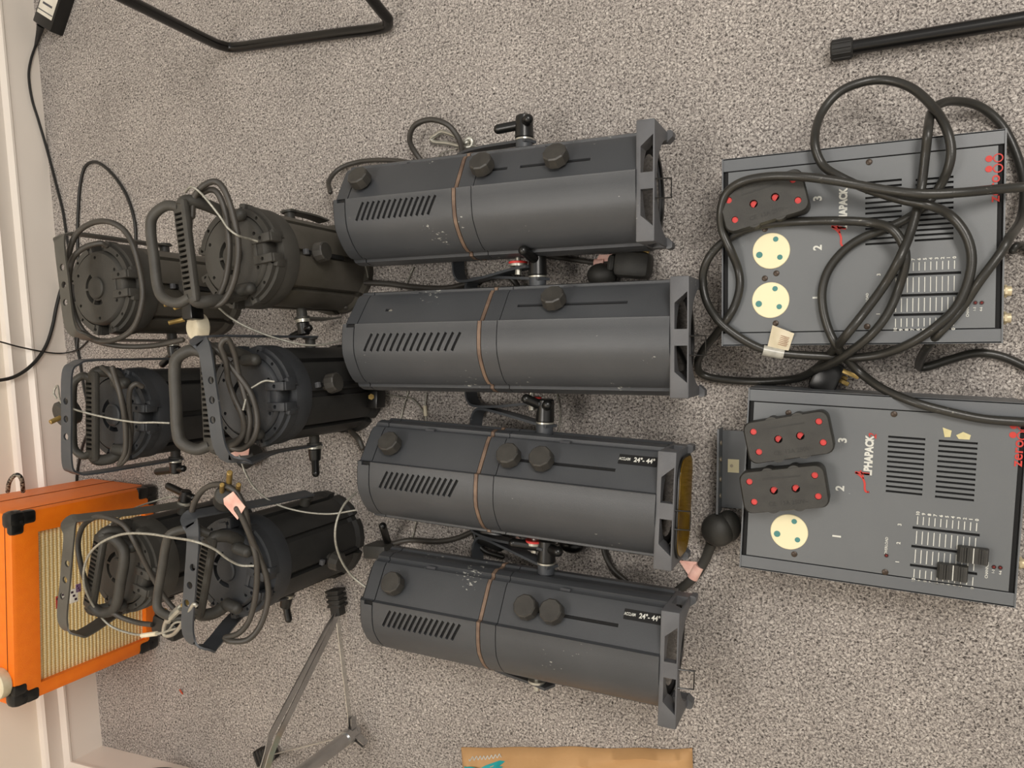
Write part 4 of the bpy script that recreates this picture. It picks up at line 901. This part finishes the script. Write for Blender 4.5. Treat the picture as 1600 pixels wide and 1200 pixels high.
# thin leads along the skirting
t = thing('power_adapter', 'black laptop-style power adapter with a white label, on the carpet by the skirting', 'power adapter', P(90, 10, 0))
a = P(95, 30, .032); e0 = P(50, 32, .034); e1 = P(78, 50, .034); ln = (P(62, 0, .034)-P(50, 32, .034)).normalized(); wdv = (e1-e0); WD = wdv.length
ln = (ln-ln.dot(wdv.normalized())*wdv.normalized()); ln.z = 0; ln.normalize()
ctr = (e0+e1)/2+ln*.065; ctr.z = .017; ang = math.atan2(ln.y, ln.x); Rz = Matrix.Rotation(ang, 3, 'Z')
g = G(); g.box(ctr, (.13, WD, .034), Rz, bev=.004); bd = sub(g.done('case', blackp, t, world=True), t)
g = G(); g.box(ctr+Vector((0, 0, .0172))+ln*.008, (.095, WD*.8, .0006), Rz); lb = sub(g.done('rating_label', mat('white_label_paper', 'e9e4d6', .5), bd, world=True, smooth=0), t)
g = G(); sdv = Vector((-ln.y, ln.x, 0)); g.box(ctr+Vector((0, 0, .0177))-ln*.012, (.005, WD*.5, .0003), Rz); g.box(ctr+Vector((0, 0, .0177))-ln*.03, (.0025, WD*.78, .0003), Rz); g.done('printed_bars', mat('grey_ink', '55555a', .7), lb, world=True, smooth=0)
g = G(); g.tube(px3([(64, 40, .02), (60, 56, .012), (55, 74, .006)]), lambda s: .009-.006*s, n=12); g.done('strain_relief', rubber, t, world=True)
g = G(); g.tube(px3([(56, 70, .008), (48, 95, 10.006), (45, 120, 10.006), (50, 155, 10.006), (60, 188, 10.006), (74, 236, .005), (88, 290, .004), (98, 330, .004), (104, 370, .004), (112, 420, .004), (116, 470, .004), (118, 530, .004), (124, 560, .004), (130, 600, .004), (140, 660, .004), (128, 700, .004), (120, 745, .004), (122, 790, .004)]), .0032, n=8); g.done('lead', cablek, t, world=True)
cable('thin black lead arching over the carpet beside the wall-side brownish spotlight', [(212, 430, .004), (212, 380, .004), (211, 352, .004), (205, 325, .004), (195, 300, .004), (178, 275, .004), (160, 258, .004), (145, 253, .004), (132, 262, .004), (125, 290, .004), (122, 330, .004), (121, 370, .004), (122, 410, .004), (124, 480, .004), (120, 545, .004)], m=cablek, r=.0036, name='thin_lead')
cable('black lead hanging down the wall past the skirting and curling onto the carpet', [(-60, 596, 10.014), (0, 594, 10.012), (30, 585, 10.012), (55, 565, 10.010), (72, 540, 10.008), (82, 510, 10.008), (88, 480, 10.008), (96, 450, .006), (105, 430, .005)], m=cablek, r=.0042, name='hanging_lead')
cable('thinnest black lead drooping from the wall across the skirting to the carpet', [(-60, 520, 10.012), (0, 534, 10.012), (30, 542, 10.010), (70, 550, 10.010), (98, 552, 10.008), (122, 546, .006), (136, 534, .005), (142, 524, .005)], m=cablek, r=.0019, name='hanging_lead')

# ------------------------------------------------------------------ orange guitar amplifier
a_r = Vector((-1.5123, -.3304, 0)); a_l = a_r+Vector((math.sin(-.0176), -math.cos(-.0176), 0))*.392
dl = (a_l-a_r); AW = dl.length; rz = math.atan2(dl.y, dl.x)+PI/2       # local -y runs to the left corner
org = (a_r+a_l)/2
t = thing('guitar_amplifier', 'orange vinyl guitar amplifier with a gold woven grille, standing against the skirting', 'guitar amplifier', (org.x, org.y, 0), rz)
AH, AD = .348, .215; hw = AW/2
inv = TM[t.name].inverted(); nrm = (TM[t.name].to_3x3() @ Vector((1, 0, 0)))
ff = lambda px, py: inv @ PL(px, py, org, nrm)
q = [ff(63, 830), ff(231, 792), ff(224, 1000), ff(61, 1068)]
gy0 = (q[2].y+q[3].y)/2; gy1 = (q[0].y+q[1].y)/2; gz0 = (q[1].z+q[2].z)/2; gz1 = (q[0].z+q[3].z)/2
gy0 = max(gy0, -hw+.02); gy1 = min(gy1, hw-.02); gz0 = max(gz0, .02); gz1 = min(gz1, AH-.03)
g = G(); g.box((-AD/2, 0, AH/2+.004), (AD, AW, AH-.008), bev=.010); cab = sub(g.done('cabinet', orange, t), t)
g = G(); g.box((0, (gy0+gy1)/2, (gz0+gz1)/2), (.03, gy1-gy0, gz1-gz0)); cut(cab, g)
g = G(); g.box((-.014, (gy0+gy1)/2, (gz0+gz1)/2), (.004, gy1-gy0+.002, gz1-gz0+.002)); gr = sub(g.done('grille', grille_mat(), t, smooth=0), t)
dark_or = mat('seam_dark_orange', '6a2c04', .7)
g = G()
for xx in (-.018, -.13):
    for yy in (hw+.0003, -hw-.0003): g.box((xx, yy, AH/2), (.0012, .0012, AH-.03))
    g.box((xx, 0, AH+.0003), (.0012, AW-.02, .0012))
g.done('vinyl_seam', dark_or, cab, smooth=0)
for s in (-1, 1):
    for zz, sz in ((AH, 1), (0, -1)):
        g = G(); y = s*(hw+.0008); z = zz+sz*.0008 if sz > 0 else .003
        c = Vector((-.011, y-s*.013, z-sz*.013))
        g.box((-.0155+.0012, y-s*.017, z-sz*.017), (.034, .037, .037), bev=.011)
        g.box((-.007, y-s*.014, z-sz*.038), (.0195, .028, .030), bev=.007); g.box((-.007, y-s*.033, z-sz*.014), (.0195, .026, .028), bev=.007)
        cp = sub(g.done('corner_protector', blackp, t), t)
        g = G(); g.cyl((.002, y-s*.02, z-sz*.02), (.004, y-s*.02, z-sz*.02), .003, n=12); g.cyl((-.012, y-s*.002, z-sz*.012), (-.012, y+s*.0015, z-sz*.012), .003, n=12); g.done('screw', seam, cp)
# stickers on the cloth
def on_grille(px, py): v = ff(px, py); return Vector((-.0115, v.y, v.z))
st = [((97, 942), .012, .026, 'b33a34'), ((106, 936), .016, .030, 'e8e4da'), ((121, 932), .020, .030, 'f0ece2'), ((128, 920), .012, .018, '8a6a90')]
for i, (pp, hh, ww, c_) in enumerate(st):
    c = on_grille(*pp); g = G(); g.box(c, (.0008, ww, hh), bev=.0003); s_ = sub(g.done('sticker', mat('sticker_'+c_, c_, .5), gr), t)
    g = G()
    for j in range(3): g.box(c+Vector((.0006, (j-1)*ww*.28, ((j*37) % 3-1)*hh*.2)), (.0004, ww*.16, hh*.28))
    g.done('printed_shape', mat('ink_purple_black', '3a2438', .6), s_, smooth=0)
c = on_grille(145, 935); g = G(); g.box(c, (.001, .034, .020)); s_ = sub(g.done('badge', mat('white_badge', 'ece8da', .4), gr), t)
text('G', .016, None, seam, s_, 'lettering', M=Matrix.Translation(c+Vector((.0007, -.008, 0))) @ Matrix(((0, 0, 1, 0), (1, 0, 0, 0), (0, 1, 0, 0), (0, 0, 0, 1))), bold=.0006)
c = P(-4, 1069, AH+.011)
t = thing('tape_roll', 'cream roll of tape lying on top of the orange amplifier at its left edge', 'tape', (c.x, c.y, AH))
g = G(); g.lathe([(.029, 0), (.030, .002), (.030, .018), (.028, .020), (.018, .020), (.017, .018), (.017, .002), (.018, 0)], n=40, closed=True); g.done('tape', tape, t)
g = G(); g.lathe([(.0168, .001), (.0168, .019), (.0145, .019), (.0145, .001)], n=32, closed=True); g.done('core', mat('card_core', 'bfae86', .8), t)
g = G(); g.tube([P(12, 768, .30), P(14, 755, .31), P(20, 745, .315), (P(28, 742, .315)), P(34, 750, .305), P(36, 768, .29)], .0042, n=10); tag(g.done('braided_cord', braid_mat()), 'small loop of black and white braided cord behind the orange amplifier', 'cord')

# ------------------------------------------------------------------ tubular chair frame, stand foot
t = thing('tubular_chair', 'black bent steel tube chair base resting on the carpet', 'chair', P(480, 60, 0))
zc = .0115
l0, l1 = P(200, 0, .30), P(582, 0, .085); b0, b1 = P(352, 76, zc), P(615, 41, zc)
e0 = b0+(l0-b0)*1.7; e1 = b1+(l1-b1)*5.5
u = (b1-b0).normalized()
g = G(); g.tube([e0, b0.lerp(l0, .9), b0.lerp(l0, .25)+Vector((0, 0, 0)), b0.lerp(l0, .07)+u*.006, b0+u*.03+Vector((0, 0, .0)), b0.lerp(b1, .3), b0.lerp(b1, .7), b1-u*.03, b1.lerp(l1, .25)-u*.002, b1.lerp(l1, .9), e1], .0105, n=16, k=8)
fr = g.done('sled_frame', mat('gloss_black_tube', '100f0e', .25, .1), t, world=True)
g = G(); q0, q1 = e0, e1; g.tube([q0, q0.lerp(q1, .5), q1], .0105, n=16, k=2); g.done('cross_tube', MATS['gloss_black_tube'], t, world=True)
t = thing('keyboard_stand', 'straight black tube leg with a ribbed rubber foot, upper right corner of the carpet', 'stand', P(1450, 55, 0))
g = G(); g.tube([P(1322, 76, .016), P(1450, 55, .02), P(1600, 30, .028), P(1760, 2, .036)], .0108, n=18, k=4); g.done('leg', MATS['gloss_black_tube'], t, world=True)
g = G(); a, b = P(1298, 80, .015), P(1333, 74, .0158); g.cyl(a, b, .0148, n=22, bev=.002)
for i in range(11):
    th = 2*PI*i/11; d = (b-a).normalized(); q_ = d.to_track_quat('Z', 'Y').to_matrix(); o_ = (q_.col[0]*math.cos(th)+q_.col[1]*math.sin(th))*.0146
    g.cyl(a+o_+d*.003, b+o_-d*.003, .0014, n=6)
g.done('rubber_foot', rubber, t, world=True)

# ------------------------------------------------------------------ chrome tripod stand
pb_ = P(546, 1150, .045); t = thing('tripod_stand', 'chrome tripod stand with flat-bar legs beside the last long spotlight', 'tripod', (pb_.x, pb_.y, 0))
base = Vector((pb_.x, pb_.y, 0))
g = G(); g.cyl(base+Vector((0, 0, .05)), base+Vector((0, 0, .62)), .0135, n=28); g.done('post', chrome, t, world=True)
g = G(); g.cyl(base+Vector((0, 0, .048)), base+Vector((0, 0, .062)), .0165, n=28); g.cyl(base+Vector((0, 0, .028)), base+Vector((0, 0, .048)), .012, n=6)
for k in range(3):
    th = math.radians(92+120*k); d = Vector((math.cos(th), math.sin(th), 0)); R0 = Matrix.Rotation(th, 3, 'Z')
    for s in (-1, 1): g.box(base+d*.022+Vector((-d.y, d.x, 0))*s*.0035+Vector((0, 0, .034)), (.026, .0015, .018), R0)
g.ball(base+Vector((0, 0, .024)), .012); g.done('hub', chrome, t, world=True)
foot0 = P(527, 930, .012); R_leg = (foot0-base); R_leg.z = 0; rl = R_leg.length; th0 = math.atan2(R_leg.y, R_leg.x)
d0 = R_leg.normalized(); bend = PL(428, 1152, base, Vector((-d0.y, d0.x, 0))); bt, bz_ = (bend-base).dot(d0), bend.z
zc_ = bz_+.055
g = G(); g.cyl(base+Vector((0, 0, zc_-.02)), base+Vector((0, 0, zc_+.02)), .02, n=24); g.done('collar', blackp, t, world=True)
for k, th in enumerate((th0, math.radians(204))):
    d = Vector((math.cos(th), math.sin(th), 0)); sdv = Vector((-d.y, d.x, 0)); ft = base+d*(rl-.035)+Vector((0, 0, .022))
    bn = base+d*bt+Vector((0, 0, bz_)); top = base+d*.022+Vector((0, 0, zc_)); g = G()
    for s in (-1, 1):
        pts = [ft+sdv*s*.002, ft.lerp(bn, .12)+sdv*s*.006, ft.lerp(bn, .97)+sdv*s*.0095, bn+sdv*s*.009, bn.lerp(top, .3)+sdv*s*.0055, top+sdv*s*.005]
        g.strap(pts, (top-ft).cross(sdv), .013, .0018, k=1)
    lg = sub(g.done('leg', chrome, t, world=True), t)
    g = G(); g.strap([ft+Vector((0, 0, .0)), ft.lerp(base+d*.028+Vector((0, 0, .036)), .5), base+d*.028+Vector((0, 0, .036))], Vector((0, 0, 1)), .011, .0018, k=2); g.done('strut', chromeb, t, world=True)
    g = G(); dd = (ft-top).normalized()
    R0 = (ft+dd*.0-top).to_track_quat('X', 'Z').to_matrix(); c = ft+d*.012-Vector((0, 0, .004)); R0 = Matrix.Rotation(th, 3, 'Z')
    g.box(c, (.034, .024, .022), R0, bev=.003)
    for i in range(4): g.box(c+d*(.004+i*.010)-Vector((0, 0, .002)), (.006, .034, .028), R0, bev=.002)
    g.box(c+d*.02, (.032, .028, .02), R0, bev=.002)
    g.done('rubber_foot', rubber, lg, world=True)

# ------------------------------------------------------------------ paper bag, fluff, dark seat
t = thing('paper_bag', 'crumpled brown paper bag with a teal print at the bottom edge', 'paper bag', P(900, 1230, 0))
g = G(); nu, nv = 44, 26; vs = []; c00, c10, c01, c11 = P(722, 1167, 0), P(1082, 1168, 0), P(742, 1420, 0), P(1090, 1420, 0)
def bag(u, v):
    p = c00.lerp(c10, u).lerp(c01.lerp(c11, u), v)
    e = min(u, 1-u, v*1.0, 1-v); h = .004+.034*min(1, e/.22)**.6*(.72+.5*noise.noise(Vector((u*3.1, v*3.2, 1.5))))
    h += .006*noise.noise(Vector((u*11, v*8, 4)))*min(1, e/.05); h += .012*math.exp(-((v-.06-.05*math.sin(u*5))/.035)**2)*min(1, e/.03)
    p = p.copy(); p.z = max(.003, h); p.y += .006*noise.noise(Vector((u*5, 9, 0)))*(1-v); return p
for j in range(nv+1):
    for i in range(nu+1): vs.append(bag(i/nu, j/nv))
nb = len(vs); vs += [Vector((v.x, v.y, .0008)) for v in vs]; fs = []
W1 = nu+1
for j in range(nv):
    for i in range(nu):
        a = j*W1+i; fs.append([a, a+1, a+1+W1, a+W1]); fs.append([nb+a+W1, nb+a+1+W1, nb+a+1, nb+a])
for i in range(nu): fs.append([i+1, i, nb+i, nb+i+1]); k0 = nv*W1; fs.append([k0+i, k0+i+1, nb+k0+i+1, nb+k0+i])
for j in range(nv): fs.append([j*W1, (j+1)*W1, nb+(j+1)*W1, nb+j*W1]); k0 = nu; fs.append([(j+1)*W1+k0, j*W1+k0, nb+j*W1+k0, nb+(j+1)*W1+k0])
g._add(vs, fs); bgm = sub(g.done('bag_sheet', kraft, t, world=True, smooth=60), t)
def bag_patch(pts, m, nm, par, lift=.0012):
    g = G(); vs = []; n = len(pts); cx = sum(p[0] for p in pts)/n; cy = sum(p[1] for p in pts)/n; R = 5
    for k in range(R+1):
        for (u, v) in pts:
            s = k/R; p = bag(cx+(u-cx)*s, cy+(v-cy)*s); p.z += lift; vs.append(p)
    fs = [[k*n+i, k*n+(i+1) % n, (k+1)*n+(i+1) % n, (k+1)*n+i] for k in range(1, R) for i in range(n)]+[[n+i for i in range(n)]]
    g._add(vs, fs); return g.done(nm, m, par, world=True, smooth=60)
bag_patch([(.012, .12), (.03, .088), (.07, .076), (.11, .088), (.14, .07), (.2, .052), (.228, .056), (.205, .075), (.225, .076), (.19, .1), (.18, .15), (.21, .25), (.12, .32), (.03, .25)], tealprint, 'print', bgm)
g = G(); pts = []
for i in range(26):
    u = .055+.15*i/25; p = bag(u, .045+.010*math.sin(i*2.1)-.0006*i); p.z += .0012; pts.append(p)
g.tube(pts, .0009, n=5, k=2); g.done('script_lettering', white, bgm, world=True)
g = G(); p = P(283, 1080, .002); g.tube([p+Vector((-.004, .002, 0)), p+Vector((0, .004, .003)), p+Vector((.003, -.001, .002)), p+Vector((.005, -.006, 0))], .0016, n=6); tag(g.done('fluff_scrap', mat('red_orange_fluff', 'd2502e', .8)), 'tiny red-orange scrap of fluff on the carpet by the amplifier', 'fluff')
c = PL(232, 1237, wb+sn*.002, sn)
t = thing('round_pad', 'dark brown round pad against the skirting, at the bottom left corner of the photo', 'pad', (c.x, c.y, c.z))
q_ = sn.to_track_quat('Z', 'Y').to_matrix().to_4x4()
g = G(); g.lathe([(.0, -.002), (.072, -.002), (.075, .006), (.070, .018), (.050, .028), (.0, .032)], q_, 48); g.done('cover', mat('dark_brown_leatherette', '2c211b', .4, bump=.3), t)
g = G(); g.lathe([(.0735, .004), (.0755, .006), (.0765, .008), (.0755, .010), (.0735, .010)], q_, 48, closed=True); g.done('piping', mattep, t)
